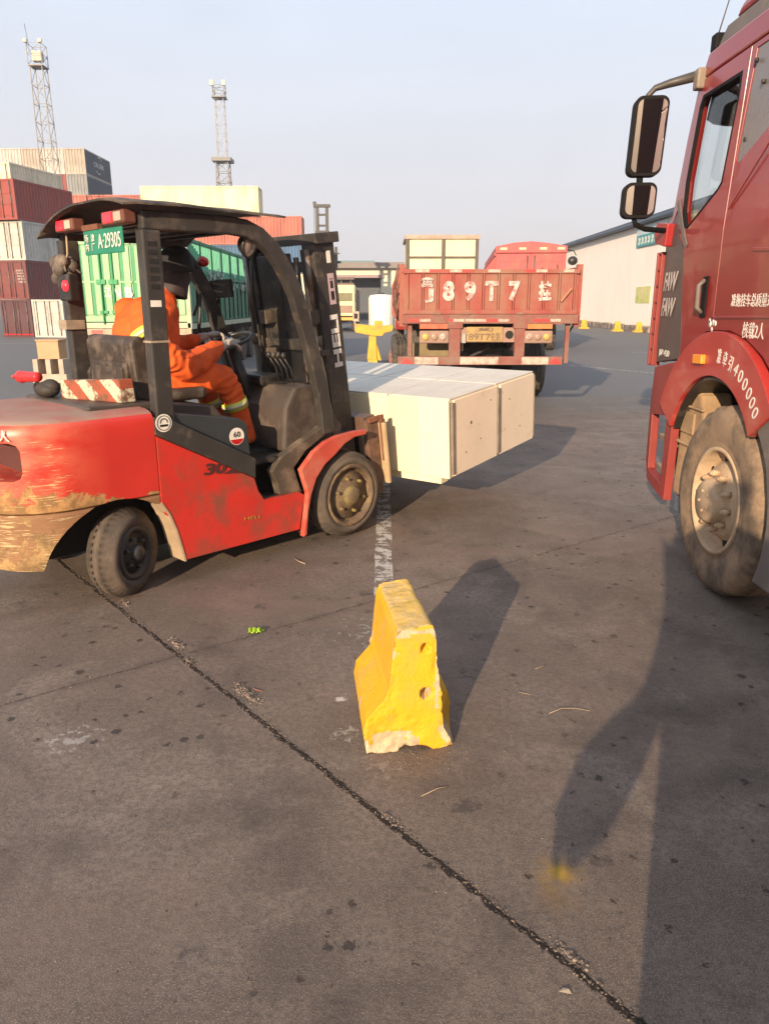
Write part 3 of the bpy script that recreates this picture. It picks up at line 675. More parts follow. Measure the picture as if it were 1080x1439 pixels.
text('lettering', 'HELI', mat('faint_yellow', (.42, .22, .05), .6), F, (.50, -.002, .33), (1, 0, -.08), (0, 0, 1), .12, .022)
# round stickers
b = MB(); disc(b, (-.085, -.012, 1.02), (0, -1, 0), .052, .002); st = b.build('round_sticker', WHITE, F)
b = MB(); b.lathe([(.040, .003), (.040, .004), (.044, .004), (.044, .003)], (-.085, -.012, 1.02), (0, -1, 0), 32)
for a in range(0, 181, 30): b.box(-.085 + .022 * math.cos(R(a)) - .003, -.085 + .022 * math.cos(R(a)) + .003, -.0165, -.0145, 1.025 + .02 * math.sin(R(a)) - .004, 1.025 + .02 * math.sin(R(a)) + .004)
b.box(-.11, -.06, -.0165, -.0145, 1.0, 1.012); b.build('sticker_emblem', BLK, st)
b = MB(); disc(b, (.43, .019, .875), (0, -1, 0), .055, .002); st = b.build('round_sticker', WHITE, F)
text('lettering', '60', BLK, st, (.43, .017, .888), (1, 0, 0), (0, 0, 1), .05, .034, off=.001)
b = MB(); b.plate([(.43 + .052 * math.cos(R(a)), .875 + .052 * math.sin(R(a))) for a in range(200, 341, 14)], [], ID, .0165, .0172); b.build('sticker_band', REDL, st)
# chassis, floor, hood
b = MB(); b.box(-.05, 1.55, .26, .94, .20, .70); b.box(-.75, .1, .42, .78, .22, .66); b.box(.5, 1.2, .05, 1.15, .30, .40); b.build('chassis', DRK, F, .01)
b = MB(); b.box(.30, 1.05, .06, 1.14, .66, .69); b.build('floor_plate', BLK, F)
b = MB(); b.plate([(-.45, .9), (.42, .9), (.44, .98), (.38, 1.06), (-.05, 1.12), (-.45, 1.13)], [], ID, .16, 1.04); b.build('engine_hood', mat('hood_brown', (.07, .055, .046), .55, 0, .3, 5), F, .02)
b = MB(); b.plate([(.86, .70), (1.30, .70), (1.34, .90), (1.28, 1.11), (1.08, 1.15), (.97, 1.13), (.89, 1.0)], [], ID, .10, 1.10); b.build('front_cowl', mat('cowl_brown', (.065, .050, .042), .6, 0, .3, 5, (.12, .09, .07), .4), F, .035, 3)
b = MB()
for k in range(4): b.box(1.00 + k * .06, 1.025 + k * .06, .25, .5, 1.146, 1.152)
b.build('vent_slots', BLK, F)
# seat
sb = MB(); sb.plate([(-.06, 1.10), (.02, 1.10), (.055, 1.30), (.02, 1.49), (-.05, 1.50), (-.09, 1.46), (-.075, 1.28)], [], ID, .30, .90); q = sb.build('seat_back', SEATM, F, .03, 3)
sb = MB(); sb.box(-.095, -.075, .36, .84, 1.16, 1.34); sb.box(-.105, -.095, .40, .80, 1.19, 1.31); sb.build('back_panel', SEATM, q, .008)
sb = MB(); sb.box(-.02, .42, .30, .90, 1.09, 1.17); sb.build('seat_cushion', SEATM, F, .03, 3)
for y in (.93,): sb = MB(); sb.rail([(-.04, y, 1.12), (-.06, y, 1.25), (-.01, y, 1.32), (.14, y, 1.33)], .035, .035); sb.build('armrest', SEATM, F, .006)
# striped bar across the counterweight, strap bag and red torch lie on top
def stripe_mat():
    m, t, b = new_mat('hazard_stripes'); v = coords(t, (0, 9.5, 9.5), (0, .1, 0)); s = N(t, 'ShaderNodeSeparateXYZ'); L(t, v, s.inputs[0])
    n = noise_n(t, coords(t), 13, 7, .7)
    d = math_n(t, 'ADD', math_n(t, 'SUBTRACT', s.outputs['Z'], s.outputs['Y']), math_n(t, 'MULTIPLY', n, .5))
    f = math_n(t, 'GREATER_THAN', math_n(t, 'PINGPONG', d, 1.0), .5)
    c = mixc(t, f, (.30, .07, .035), (.50, .44, .33)); c = mixc(t, ramp(t, n, .50, .60), c, (.14, .06, .035)); L(t, c, b.inputs['Base Color']); b.inputs['Roughness'].default_value = .7; return m
b = MB(); b.hexa([(-.22, .22, 1.125), (-.12, .22, 1.125), (-.26, .70, 1.125), (-.36, .70, 1.125), (-.22, .22, 1.262), (-.13, .22, 1.262), (-.27, .70, 1.235), (-.36, .70, 1.235)]); b.build('striped_bar', stripe_mat(), F, .008)
# overhead guard
def gpath(y): return [(-.035, y, .96), (-.035, y, 1.6), (-.035, y, 2.10)]
for y in (.045, 1.075):
    b = MB(); b.box(-.112, .0, y - .040, y + .040, .95, 2.07); pl = b.build('guard_pillar', GUARD, F, .01)
    if y < 1:
        v_ = MB()
        for k in range(6): v_.box(-.085, -.03, .002, .007, 1.76 + k * .045, 1.785 + k * .045)
        v_.build('vent_slots', DRK, pl)
        MB().box(-.095, -.03, .003, .006, 1.665, 1.70).build('small_label', WHITE, pl)
    pts = [(-.10, 2.12), (.45, 2.13), (.58, 2.12), (.68, 2.085), (.77, 2.02), (.84, 1.94), (.905, 1.84), (.96, 1.74), (1.0, 1.62), (1.06, 1.45), (1.11, 1.28), (1.16, 1.09), (1.185, .95), (1.20, .80)]
    b = MB(); b.rail([(x, y, z) for x, z in pts], .065, .10); b.build('guard_rail', GUARD, F, .01)
b = MB()
for x in (-.05, .12, .28, .44, .60): b.box(x - .02, x + .02, .08, 1.04, 2.10, 2.14)
b.build('guard_crossbars', BLK, F, .004)
cn = MB(); vs = []; nx, ny = 14, 16
for i in range(nx + 1):
    for j in range(ny + 1):
        x = -.24 + 1.06 * i / nx; yy = -.06 + 1.15 * j / ny
        z = 2.235 - .15 * max(0, (yy - .45) / .64) ** 2.2 - .03 * max(0, (.3 - yy) / .3) ** 2 - .02 * (x - .2) ** 2 + .006 * noise.noise(Vector((x * 4, yy * 4, 0)))
        if i == 0: z -= .012
        vs.append((x, yy, z))
fs = [(i * (ny + 1) + j, (i + 1) * (ny + 1) + j, (i + 1) * (ny + 1) + j + 1, i * (ny + 1) + j + 1) for i in range(nx) for j in range(ny)]
top = [(x, y, z + .011) for x, y, z in vs]; n = len(vs); cn.add(vs + top, fs + [tuple(k + n for k in f)[::-1] for f in fs], 0, True)
def edge(i0, j0, i1, j1): a, b_ = i0 * (ny + 1) + j0, i1 * (ny + 1) + j1; cn.f.append([a, b_, b_ + n, a + n]); cn.m.append(0); cn.s.append(False)
for i in range(nx): edge(i, 0, i + 1, 0); edge(i, ny, i + 1, ny)
for j in range(ny): edge(0, j, 0, j + 1); edge(nx, j, nx, j + 1)
cn.build('roof_canopy', mat('canopy', (.040, .033, .029), .6, 0, .3, 5, (.16, .12, .09), .4), F)
# rear lamps and plate
REDE = mat('lit_red_lens', (.6, .02, .03), .3, emit=(1, .02, .03), es=1.2)
for y0, y1 in ((.68, .93), (.05, .31)):
    b = MB(); b.box(-.19, -.11, y0, y1, 2.10, 2.17); lm = b.build('rear_lamp', mat('lamp_body', (.16, .06, .045), .5), F, .012)
    ym = (y0 + y1) / 2; MB().box(-.198, -.188, ym - .01, y1 - .04, 2.108, 2.162).build('red_lens', REDE, lm, .006)
    MB().box(-.198, -.188, y0 + .02, ym - .03, 2.11, 2.16).build('clear_lens', mat('clear_lens', (.45, .38, .3), .2), lm, .006)
pm = MB(); pv = Vector((0, 0, 0)); b = MB(); b.box(-.165, -.155, .125, .60, 1.955, 2.09); pt = b.build('number_plate', mat('green_plate', (.015, .20, .12), .4, 0, .15, 6), F, .006)
text('lettering', 'A·29305', WHITE, pt, (-.166, .275, 2.024), (0, -1, 0), (0, 0, 1), .27, .078, off=.0015)
for s_, y in (('场\n内', .555), ('津\n厂', .475)): text('lettering', s_, WHITE, pt, (-.166, y, 2.022), (0, -1, 0), (0, 0, 1), .045, .092, off=.0015)
MB().box(-.17, -.14, .40, .60, 2.09, 2.12).build('plate_bracket', mat('rusty', (.20, .08, .045), .8, 0, .4, 8), F)
# rope bundle, round reflector on left rear pillar
b = MB(); random.seed(5)
for k in range(16):
    c_ = Vector((-.11 + random.uniform(-.05, .05), 1.05 + random.uniform(-.09, .05), 1.88 + random.uniform(-.06, .06))); b.ell(c_, (random.uniform(.025, .05),) * 3, 7, 5)
    b.tube([c_, c_ + Vector((random.uniform(-.03, .03), random.uniform(-.07, .05), random.uniform(-.1, -.04)))], .007, 5)
b.build('rag_bundle', mat('old_rag', (.10, .08, .07), .9, 0, .5, 14, (.28, .24, .2), .4), F)
b = MB(); b.box(-.17, -.10, .86, 1.02, 1.70, 1.86); rb = b.build('reflector_box', BLK, F, .01)
MB().lathe([(.034, 0), (.032, .012), (.02, .02), (0, .022)], (-.17, .90, 1.79), (-1, 0, 0), 24).build('round_reflector', REDE, rb)  # no lamp: its red glow is put in by the emissive material
MB().box(-.15, -.02, 1.015, 1.13, 1.52, 1.58).build('tape_band', mat('tan_tape', (.34, .27, .2), .8, 0, .4, 14), F, .004)
MB().box(-.115, .003, .002, .088, 1.47, 1.482).build('tape_band', mat('tan_tape', (.34, .27, .2)), F)
MB().tube([(-.12, .93, 2.1), (-.13, .92, 1.98), (-.12, 1.0, 1.92)], .006, 6).build('wire', TAN, F)
# work lamp, mirror, left indicator
b = MB(); b.lathe([(.0, -.07), (.05, -.06), (.075, -.02), (.08, .0), (.07, .005)], (.66, .10, 2.03), (.35, -.9, -.25), 28); b.build('lamp_bowl', BLK, F)
MB().lathe([(.07, .0), (.04, .012), (0, .016)], (.66, .10, 2.03), (.35, -.9, -.25), 24).build('lamp_glass', mat('lamp_glass', (.55, .45, .4), .15, .3), F)
b = MB(); b.lathe([(0, -.03), (.035, -.03), (.038, .02), (.0, .03)], (.93, 1.06, 1.98), (-.6, -.5, 0), 16); b.build('indicator', REDL, F)
b = MB(); b.plate([(-.08, -.07), (.08, -.06), (.07, .07), (-.08, .06)], [], lambda u, v, d: (1.02 + d + u * .5, 1.0 - u, 1.79 + v), 0, .03); b.build('rear_mirror', BLK, F, .006)
MB().tube([(1.02, 1.06, 1.65), (1.03, 1.02, 1.75)], .01, 6).build('mirror_stalk', BLK, F)
MB().tube([(.80, 1.03, 1.60), (.83, .97, 1.75), (.80, .97, 1.5), (.86, 1.0, 1.3), (.95, 1.03, 1.15)], .014, 8).build('grab_handle', BLK, F)
# steering column, wheel, levers
col0, col1 = Vector((1.02, .58, .80)), Vector((.80, .58, 1.40)); MB().cyl(col0, col1, .05, .04, 16).build('steering_column', BLK, F)
ax = (col1 - col0).normalized(); wc = col1 + ax * .03; a_ = ax.cross(Vector((0, 1, 0))).normalized(); ring = []
b = MB(); k = 36
ring = [wc + (a_ * math.cos(2 * math.pi * i / k) + Vector((0, 1, 0)) * math.sin(2 * math.pi * i / k)) * .165 for i in range(k + 1)]
b.tube(ring, .012, 8, caps=False)
for th in (0, 2.1, 4.2): b.bar(wc, wc + (a_ * math.cos(th) + Vector((0, 1, 0)) * math.sin(th)) * .165, .025, .012)
b.cyl(wc - ax * .02, wc + ax * .015, .04, .03, 16); b.build('steering_wheel', mat('wheel_black', (.03, .03, .03), .35), F)
for k in range(4):
    y = .22 + k * .055; b = MB(); b.tube([(1.08, y, 1.10), (1.04, y, 1.25), (.98, y, 1.33)], .007, 7); b.ell((.98, y, 1.34), (.018, .018, .024), 10, 8); b.build('control_lever', BLK, F)
b = MB(); b.box(.92, 1.12, .40, .80, 1.12, 1.20); b.build('instrument_panel', BLK, F, .02)
b = MB(); b.box(.80, .84, .62, .70, .70, .84); b.box(.80, .84, .44, .52, .70, .84); b.build('pedals', BLK, F, .006)
# ---------------- mast (tilted back)
TI = R(7.2); MO = Vector((1.676, 0, .08)); MU = Vector((-math.sin(TI), 0, math.cos(TI))); MF = Vector((math.cos(TI), 0, math.sin(TI)))
def mp(p): return MO + MF * p.x + Vector((0, p.y, 0)) + MU * p.z
def mb_mast(): return MB()
MAST = mat('mast_grey', (.040, .036, .033), .5, .1, .25, 4, (.13, .10, .075), .38, 8)
for y0, y1, s in ((.18, .31, 1), (.89, 1.02, -1)):
    b = MB(); b.box(-.185, 0, y0 if s > 0 else y1 - .03, (y0 + .03) if s > 0 else y1, 0, 2.07)
    b.box(-.185, -.16, y0 + (.03 if s > 0 else 0), y1 - (0 if s > 0 else .03), 0, 2.06); b.box(-.025, 0, y0 + (.03 if s > 0 else 0), y1 - (0 if s > 0 else .03), 0, 2.06)
    o = b.xf(mp).build('outer_mast', MAST, F, .004)
    if s > 0:
        text('lettering', 'HELI', WHITE, o, (0, 0, 0), (0, 0, 1), (-1, 0, 0), .37, .075, off=0, warp=lambda p: mp(Vector((-.075 + p.x, .178 + p.y, 1.365 + p.z))), bold=.035)
        b = MB(); b.box(-.09, -.035, .176, .1795, 1.62, 1.83); lb = b.xf(mp).build('warning_label', mat('label_pink', (.45, .33, .36), .5, 0, .1), o)
        b = MB(); b.box(-.078, -.048, .1745, .1755, 1.65, 1.71); b.box(-.075, -.05, .1745, .1755, 1.73, 1.78); b.box(-.08, -.046, .1745, .1755, 1.79, 1.795); b.xf(mp).build('label_print', BLK, lb)
        b = MB(); b.box(-.08, -.045, .176, .1795, 1.90, 1.98); b.xf(mp).build('small_label', WHITE, o)
    b = MB(); yi = y1 + .004 if s > 0 else y0 - .064; b.box(-.15, -.03, yi, yi + .06, .05, 2.0); b.xf(mp).build('inner_mast', mat('mast_dark', (.03, .027, .025), .5), F, .004)
    yc = .335 if s > 0 else .865
    b = MB(); b.cyl((-.20, yc - .10 * s, .1), (-.20, yc - .10 * s, 1.35), .036, n=18); b.cyl((-.20, yc - .10 * s, 1.35), (-.20, yc - .10 * s, 1.42), .045, n=18); b.xf(mp).build('lift_cylinder', mat('cylinder_olive', (.16, .135, .10), .5, 0, .3, 6), F)
    b = MB(); b.cyl((-.20, yc - .10 * s, 1.42), (-.20, yc - .10 * s, 2.0), .020, n=14); b.xf(mp).build('piston_rod', STEEL, F)
    b = MB(); b.tube([(-.235, yc - .02, 1.95), (-.25, yc, 1.7), (-.24, yc, 1.5), (-.26, yc, .9), (-.25, yc, .3)], .012, 7); b.xf(mp).build('hose', STEEL if s > 0 else BLK, F)
    b = MB(); b.box(-.26, -.16, yc - .14, yc - .05, 1.50, 1.60); b.box(-.23, -.15, yc - .16, yc - .04, 1.28, 1.32); b.xf(mp).build('cylinder_clamp', OLIVE, F, .006)
b = MB(); b.box(-.19, .03, .15, 1.05, 2.03, 2.10); b.xf(mp).build('mast_head', MAST, F, .006)
b = MB(); b.box(-.165, -.03, .62, .885, .06, 1.98); b.xf(mp).build('mast_cover', BLK, F, .01)
b = MB(); b.box(-.15, -.03, .385, .46, .06, 1.30); b.xf(mp).build('mast_cover', BLK, F, .01)
b = MB(); b.box(-.17, -.12, .27, .93, .55, .67); b.box(-.17, -.12, .27, .93, 1.30, 1.38); b.box(-.14, -.11, .34, .86, 1.85, 1.92); b.xf(mp).build('mast_crossmember', MAST, F, .006)
for y in (.50, .70): b = MB(); b.box(-.10, -.08, y - .02, y + .02, .3, 1.95); b.xf(mp).build('lift_chain', mat('chain', (.05, .04, .035), .5, .4, .5, 60), F)
b = MB(); b.hexa([(-.35, .12, .9), (-.20, .12, .62), (-.20, .24, .62), (-.35, .24, .9), (-.30, .12, .92), (-.165, .12, .78), (-.165, .24, .78), (-.30, .24, .92)]); b.xf(mp).build('mast_bracket', OLIVE, F, .004)
for y in (.16, 1.04): b = MB(); b.cyl((.98, y, .74), (1.50, y, .60), .032, n=14); b.cyl((1.46, y, .61), (1.60, y, .57), .022, n=12); b.build('tilt_cylinder', OLIVE, F)
b = MB(); b.box(.03, .16, .10, 1.10, .28, .38); b.box(.03, .16, .10, 1.10, .66, .78); b.box(.02, .15, .35, .42, .28, .78); b.box(.02, .15, .78, .85, .28, .78); b.xf(mp).build('fork_carriage', mat('carriage_brown', (.12, .07, .05), .6, 0, .4, 6, (.25, .13, .08), .4), F, .006)
b = MB(); b.box(.03, .15, .06, .11, .16, .76); b.xf(mp).build('carriage_end', mat('carriage_brown', (.12, .07, .05)), F, .006)
b = MB(); b.box(.155, .18, .0, .09, .24, .72); b.xf(mp).build('wooden_packer', mat('plywood', (.46, .34, .20), .8, 0, .3, 5), F, .004)
b = MB(); b.box(.15, .19, .03, .05, .42, .78); b.box(.04, .17, .04, .06, .74, .78); b.xf(mp).build('rusty_bracket', mat('rusty', (.20, .08, .045)), F, .004)
for y in (.32, .80): b = MB(); b.box(.17, .21, y, y + .12, .24, .75); b.hexa([(.17, y, .20), (1.25, y, .20), (1.25, y + .12, .20), (.17, y + .12, .20), (.17, y, .25), (1.25, y, .215), (1.25, y + .12, .215), (.17, y + .12, .25)]); b.xf(mp).build('fork', BLK, F, .004)
# ---------------- wheels
RIMD = mat('dusty_rim', (.13, .088, .058), .75, 0, .4, 7, (.24, .17, .08), .40, 9)
DUSTR = mat('dusty_rubber', (.115, .088, .070), .9, 0, .3, 6, (.06, .05, .042), .45, 6, .4)
wheel(F, (1.385, -.015, .322), (0, -1, 0), .322, .23, .222, RIMD, 'front_wheel', 36, 144, 6, DUSTR, .045, mat('rim_yellow', (.24, .18, .055), .6, 0, .4, 12, (.10, .075, .055), .45), .33, .01, .006)
wheel(F, (1.37, 1.215, .322), (0, 1, 0), .322, .23, .195, RIMD, 'front_wheel', 26, 104, 6, DUSTR, .045, None, .33, .01, .009)
RIMK = mat('black_rim', (.03, .03, .03), .5, 0, .4, 7, (.08, .065, .05), .4)
sa = R(29); axr = Vector((math.sin(sa), -math.cos(sa), 0))
wheel(F, Vector((-.335, .13, .268)) + axr * .09, axr, .268, .18, .15, RIMK, 'rear_wheel', 40, 160, 6, DUSTR, .03, None, .34, .012, .006)
wheel(F, Vector((-.335, 1.07, .268)) - axr * .09, -axr, .268, .18, .15, RIMK, 'rear_wheel', 30, 120, 6, DUSTR, .03, None, .34, .012, .010)
b = MB(); b.box(-.40, -.26, .25, .95, .22, .34); b.cyl((1.37, .22, .322), (1.37, .98, .322), .09, n=18); b.build('axle', DRK, F)

# things lying on the counterweight
t = thing('work_torch', 'red plastic torch with a pointed nozzle lying on the forklift counterweight', 'torch')
def fw(p): c, s = math.cos(FRZ), math.sin(FRZ); return Vector((FORG[0] + p[0] * c - p[1] * s, FORG[1] + p[0] * s + p[1] * c, p[2]))
t.location = fw((-.44, .88, 1.21)); t.rotation_euler = (0, 0, FRZ - R(78))
b = MB(); b.lathe([(0, 0), (.018, 0), (.018, .05), (.038, .055), (.040, .075), (.034, .085), (.030, .24), (.026, .25), (0, .25)], (-.2, 0, .03), (1, 0, .04), 22); b.build('handle', mat('red_plastic', (.65, .035, .04), .3), t)
b = MB(); b.lathe([(0, -.035), (.008, -.035), (.013, 0)], (-.2, 0, .03), (1, 0, .04), 14); b.build('nozzle', mat('pale_red', (.55, .12, .1), .4), t)
t = thing('tool_pouch', 'black tool pouch with a loop handle beside the striped bar on the forklift', 'pouch'); t.location = fw((-.40, .80, 1.125)); t.rotation_euler = (0, 0, FRZ)
b = MB(); b.ell((0, .0, .05), (.07, .10, .05), 16, 10); b.ell((.01, -.03, .07), (.05, .07, .045), 12, 8); b.build('pouch_body', mat('black_cloth', (.04, .034, .03), .7, 0, .4, 15, None, bump=.4, bscale=25), t)
MB().tube([(-.02, .08 + .05 * math.sin(R(a)) + .01, .05 + .035 * math.cos(R(a))) for a in range(-20, 201, 20)], .009, 8).build('loop', BLK, t)

# ================================================================== CRATES ON THE FORKS
WOODC = mat('crate_wood', (.80, .70, .49), .75, 0, .07, 3, (.68, .56, .38), .30, 2.2, .15, 30, dstretch=(1, 1, 4))
WOODT = mat('crate_top', (.60, .55, .48), .8, 0, .10, 2.5, (.50, .45, .39), .40, 3, dstretch=(1, 5, 1))
PLY = mat('crate_ply', (.82, .68, .53), .75, 0, .08, 2.2, (.52, .38, .25), .30, 2.2, dstretch=(1, 1, 4))
BAT = mat('batten_grey', (.23, .19, .155), .8, 0, .35, 9)
TL = R(4.2)
def crate_xf(yaw, org):
    c, s = math.cos(yaw), math.sin(yaw); ct, st = math.cos(TL), math.sin(TL)
    def f(p):
        x = p.x * ct - p.z * st; z = p.x * st + p.z * ct
        return Vector((org[0] + x * c - p.y * s, org[1] + x * s + p.y * c, org[2] + z))
    return f
def crate(label, y0, y1, x0, x1, h0, h1, near=False, group='wooden crates carried on the forks'):
    t = thing('wooden_crate', label, 'crate', FORG, FRZ, group); xf = crate_xf(R(8.5), (2.06, -.395, .395))
    g_ = .007
    b = MB(); b.box(x0 + g_, x1 - g_, y0 + g_, y1 - g_, h0, h1); b.xf(xf).build('case', [WOODC], t, .004)
    b = MB(); n = 2
    for k in range(n):
        xa = x0 + (x1 - x0) * k / n + .009; xb = x0 + (x1 - x0) * (k + 1) / n - .009
        b.box(xa, xb, y0 + .004, y1 - .004, h1, h1 + .012)
    b.xf(xf).build('lid', WOODT, t, .002)
    if near:
        bw = (y1 - y0) / 2
        for k_ in range(2):
            b = MB(); ya_, yb_ = y0 + bw * k_ + .001, y0 + bw * (k_ + 1) - .001
            b.box(x0 - .012, x0 + .003, ya_, yb_, h0 + .004 * (k_ % 2), h1 - .003 * ((k_ + 1) % 2)); b.xf(xf).build('end_board', (WOODC, mat('crate_wood_b', (.76, .65, .44), .75, 0, .08, 3, (.62, .48, .29), .3, 2.5, dstretch=(1, 1, 6)))[k_ % 2], t, .002)
        for (u_, v_) in ((.22, .16), (.30, .38), (.45, .22), (.95, .45), (1.15, .18), (.62, .50)): b = MB(); b.cyl((x0 + u_, y0 - .014, h0 + v_), (x0 + u_, y0 - .0115, h0 + v_), .008 if u_ != .30 else .014, n=10); b.xf(xf).build('nail_mark', BAT, t)
        b = MB(); m1 = x0 + (x1 - x0) * .53
        b.box(x0 + .05, m1 - .03, y0 - .012, y0 + .003, h0 + .01, h1 - .005); b.box(m1 + .025, x1 - .02, y0 - .012, y0 + .003, h0 + .01, h1 - .005); b.xf(xf).build('side_board', PLY, t, .003)
        b = MB(); b.box(x0 + .015, x0 + .05, y0 - .02, y0 + .002, h0 + .03, h1 - .02); b.box(m1 - .025, m1 + .022, y0 - .02, y0 + .002, h0 + .03, h1 - .03); b.box(x1 - .018, x1 - .004, y0 - .018, y0 + .002, h0 + .03, h1 - .02); b.xf(xf).build('batten', BAT, t, .002)
    return t
crate('pale wooden crate nearest the camera at the right end of the fork load', 0, .56, 0, 1.44, 0, .60, True)
crate('pale wooden crate second from the camera on the forks, beside the nearest one', .563, 1.12, .0, 1.44, 0, .60)
crate('pale wooden crate third from the camera on the forks, just past the mast', 1.123, 1.68, .0, 1.44, 0, .60)
crate('wooden crate at the far left end of the fork load', 1.683, 2.24, .0, 1.44, 0, .60)
xf = crate_xf(R(8.5), (2.06, -.395, .395)); 
for k, (x, lb) in enumerate(((.06, 'wooden skid under the crates, nearest the forklift mast'), (1.2, 'wooden skid under the far edge of the crates'))):
    t = thing('wooden_skid', lb, 'skid', FORG, FRZ)
    b = MB(); b.box(x, x + .10, .12, 2.1, -.075, -.004); b.xf(xf).build('beam', WOODC, t, .003)
# ================================================================== PEOPLE
ORG = mat('orange_cloth', (.80, .115, .012), .75, 0, .12, 5, (.55, .075, .015), .42, 6, .7, 22)
SKIN = mat('skin', (.35, .20, .14), .55, 0, .1, 8)
GLOVE = mat('grey_glove', (.42, .38, .35), .8, 0, .25, 20, None, bump=.4, bscale=80)
SILV = mat('reflective_silver', (.55, .52, .38), .35, 0, .1, 20); LIMEB = mat('lime_band', (.62, .66, .08), .5, 0, .1)
NAVY = mat('dark_cloth', (.018, .018, .022), .8, 0, .3, 12, None, bump=.5, bscale=30)
def skin(name, verts, edges, root, mats, parent, matf, sub=2, disp=0, dscale=9):
    me = bpy.data.meshes.new(name); bm = bmesh.new(); lay = bm.verts.layers.skin.verify(); bv = []
    for p, r in verts:
        v = bm.verts.new(p); r = r if isinstance(r, tuple) else (r, r); v[lay].radius = r; v[lay].use_root = False; bv.append(v)
    for a, b_ in edges: bm.edges.new((bv[a], bv[b_]))
    bv[root][lay].use_root = True
    bm.to_mesh(me); bm.free(); o = bpy.data.objects.new(name, me); COL.objects.link(o)
    m1 = o.modifiers.new('skin', 'SKIN'); m1.use_smooth_shade = True; m2 = o.modifiers.new('sub', 'SUBSURF'); m2.levels = sub; m2.render_levels = sub
    freeze(o); me = o.data; me.materials.clear()
    for q in mats: me.materials.append(q)
    for p in me.polygons: p.material_index = matf(p.center); p.use_smooth = True
    if disp:
        nn = [v.normal.copy() for v in me.vertices]
        for v, n in zip(me.vertices, nn):
            if matf(v.co) == 0: v.co += n * disp * (noise.noise(v.co * dscale) + .6 * noise.noise(Vector((v.co.x * 22, v.co.y * 22, v.co.z * 9))))
    if parent: o.parent = parent
    return o
def finger_chain(b, base, d, up, ln, r, curl):
    p = Vector(base); d = Vector(d).normalized(); up = Vector(up).normalized(); pts = [p.copy()]; a = 0
    for k in range(3):
        a += curl; q = d * math.cos(a) - up * math.sin(a); p = p + q * ln * (.42, .32, .26)[k]; pts.append(p.copy())
    b.tube(pts, [r, r * .95, r * .88, r * .7], 8); b.ell(pts[-1], (r * .7,) * 3, 8, 6)
def hand(parent, c, d, up, mt, sz=1, curl=.55, thumb=1):
    """palm at c pointing along d; up = back of hand"""
    c, d, up = Vector(c), Vector(d).normalized(), Vector(up).normalized(); s = d.cross(up).normalized(); up = s.cross(d)
    b = MB(); rot = Matrix((d, s, up)).transposed()
    b.ell(c, (.052 * sz, .044 * sz, .020 * sz), 14, 10, rot=rot)
    for k, (o_, l) in enumerate(((-.030, .068), (-.010, .078), (.011, .073), (.030, .058))):
        finger_chain(b, c + d * .036 * sz + s * o_ * sz, d + s * o_ * 2, up, l * sz, .0105 * sz, curl + .08 * k)
    finger_chain(b, c - d * .012 * sz - s * .034 * sz * thumb, d * .6 - s * .8 * thumb, up, .056 * sz, .0115 * sz, .35)
    return b.build('hand', mt, parent)
P = thing('person', 'driver in orange coveralls with silver bands and a dark cap, sitting in the forklift', 'person', FORG, FRZ)
def blob_body(name, chains, mats, parent, matf, vox=.012, folds=.006, limbs=()):
    """one continuous surface grown from overlapping rounded volumes"""
    b = MB()
    for ch in chains:
        for k in range(len(ch) - 1):
            (p0, r0), (p1, r1) = ch[k], ch[k + 1]; p0, p1 = Vector(p0), Vector(p1); r0 = r0 if isinstance(r0, tuple) else (r0,) * 3; r1 = r1 if isinstance(r1, tuple) else (r1,) * 3
            n = max(2, int((p1 - p0).length / .02))
            for q in range(n + (k == len(ch) - 2)): f = q / n; f2 = f * f * (3 - 2 * f); b.ell(p0.lerp(p1, f), tuple(r0[a] + (r1[a] - r0[a]) * f2 for a in range(3)), 16, 10)
    o = b.build(name, mats, parent, normals=False); m1 = o.modifiers.new('r', 'REMESH'); m1.mode = 'VOXEL'; m1.voxel_size = vox; m1.use_smooth_shade = True
    m2 = o.modifiers.new('s', 'SMOOTH'); m2.iterations = 6; m2.factor = .6; freeze(o); me = o.data; me.materials.clear()
    for q in mats: me.materials.append(q)
    nn = [v.normal.copy() for v in me.vertices]
    for v, n in zip(me.vertices, nn):
        if matf(v.co) == 0 and folds:
            f = 0
            for (a, d_, w_, amp) in limbs:
                q = v.co - Vector(a); d_ = Vector(d_).normalized(); al = q.dot(d_); rr = (q - d_ * al).length
                if rr < w_ and abs(al) < w_ * 1.4: f += amp * (1 - abs(al) / (w_ * 1.4)) * math.sin(al * 95 + 5 * noise.noise(v.co * 9) + math.atan2(q.z, q.y) * 1.3)
            g = noise.noise(Vector((v.co.x * 9, v.co.y * 9, v.co.z * 5))); rdg = 1 - abs(noise.noise(Vector((v.co.x * 13 + v.co.z * 6, v.co.y * 13, v.co.z * 9 - v.co.x * 6))) * 2)
            v.co += n * (folds * (g + .9 * rdg - .4) + f)
    for p in me.polygons: p.material_index = matf(p.center); p.use_smooth = True
    return o
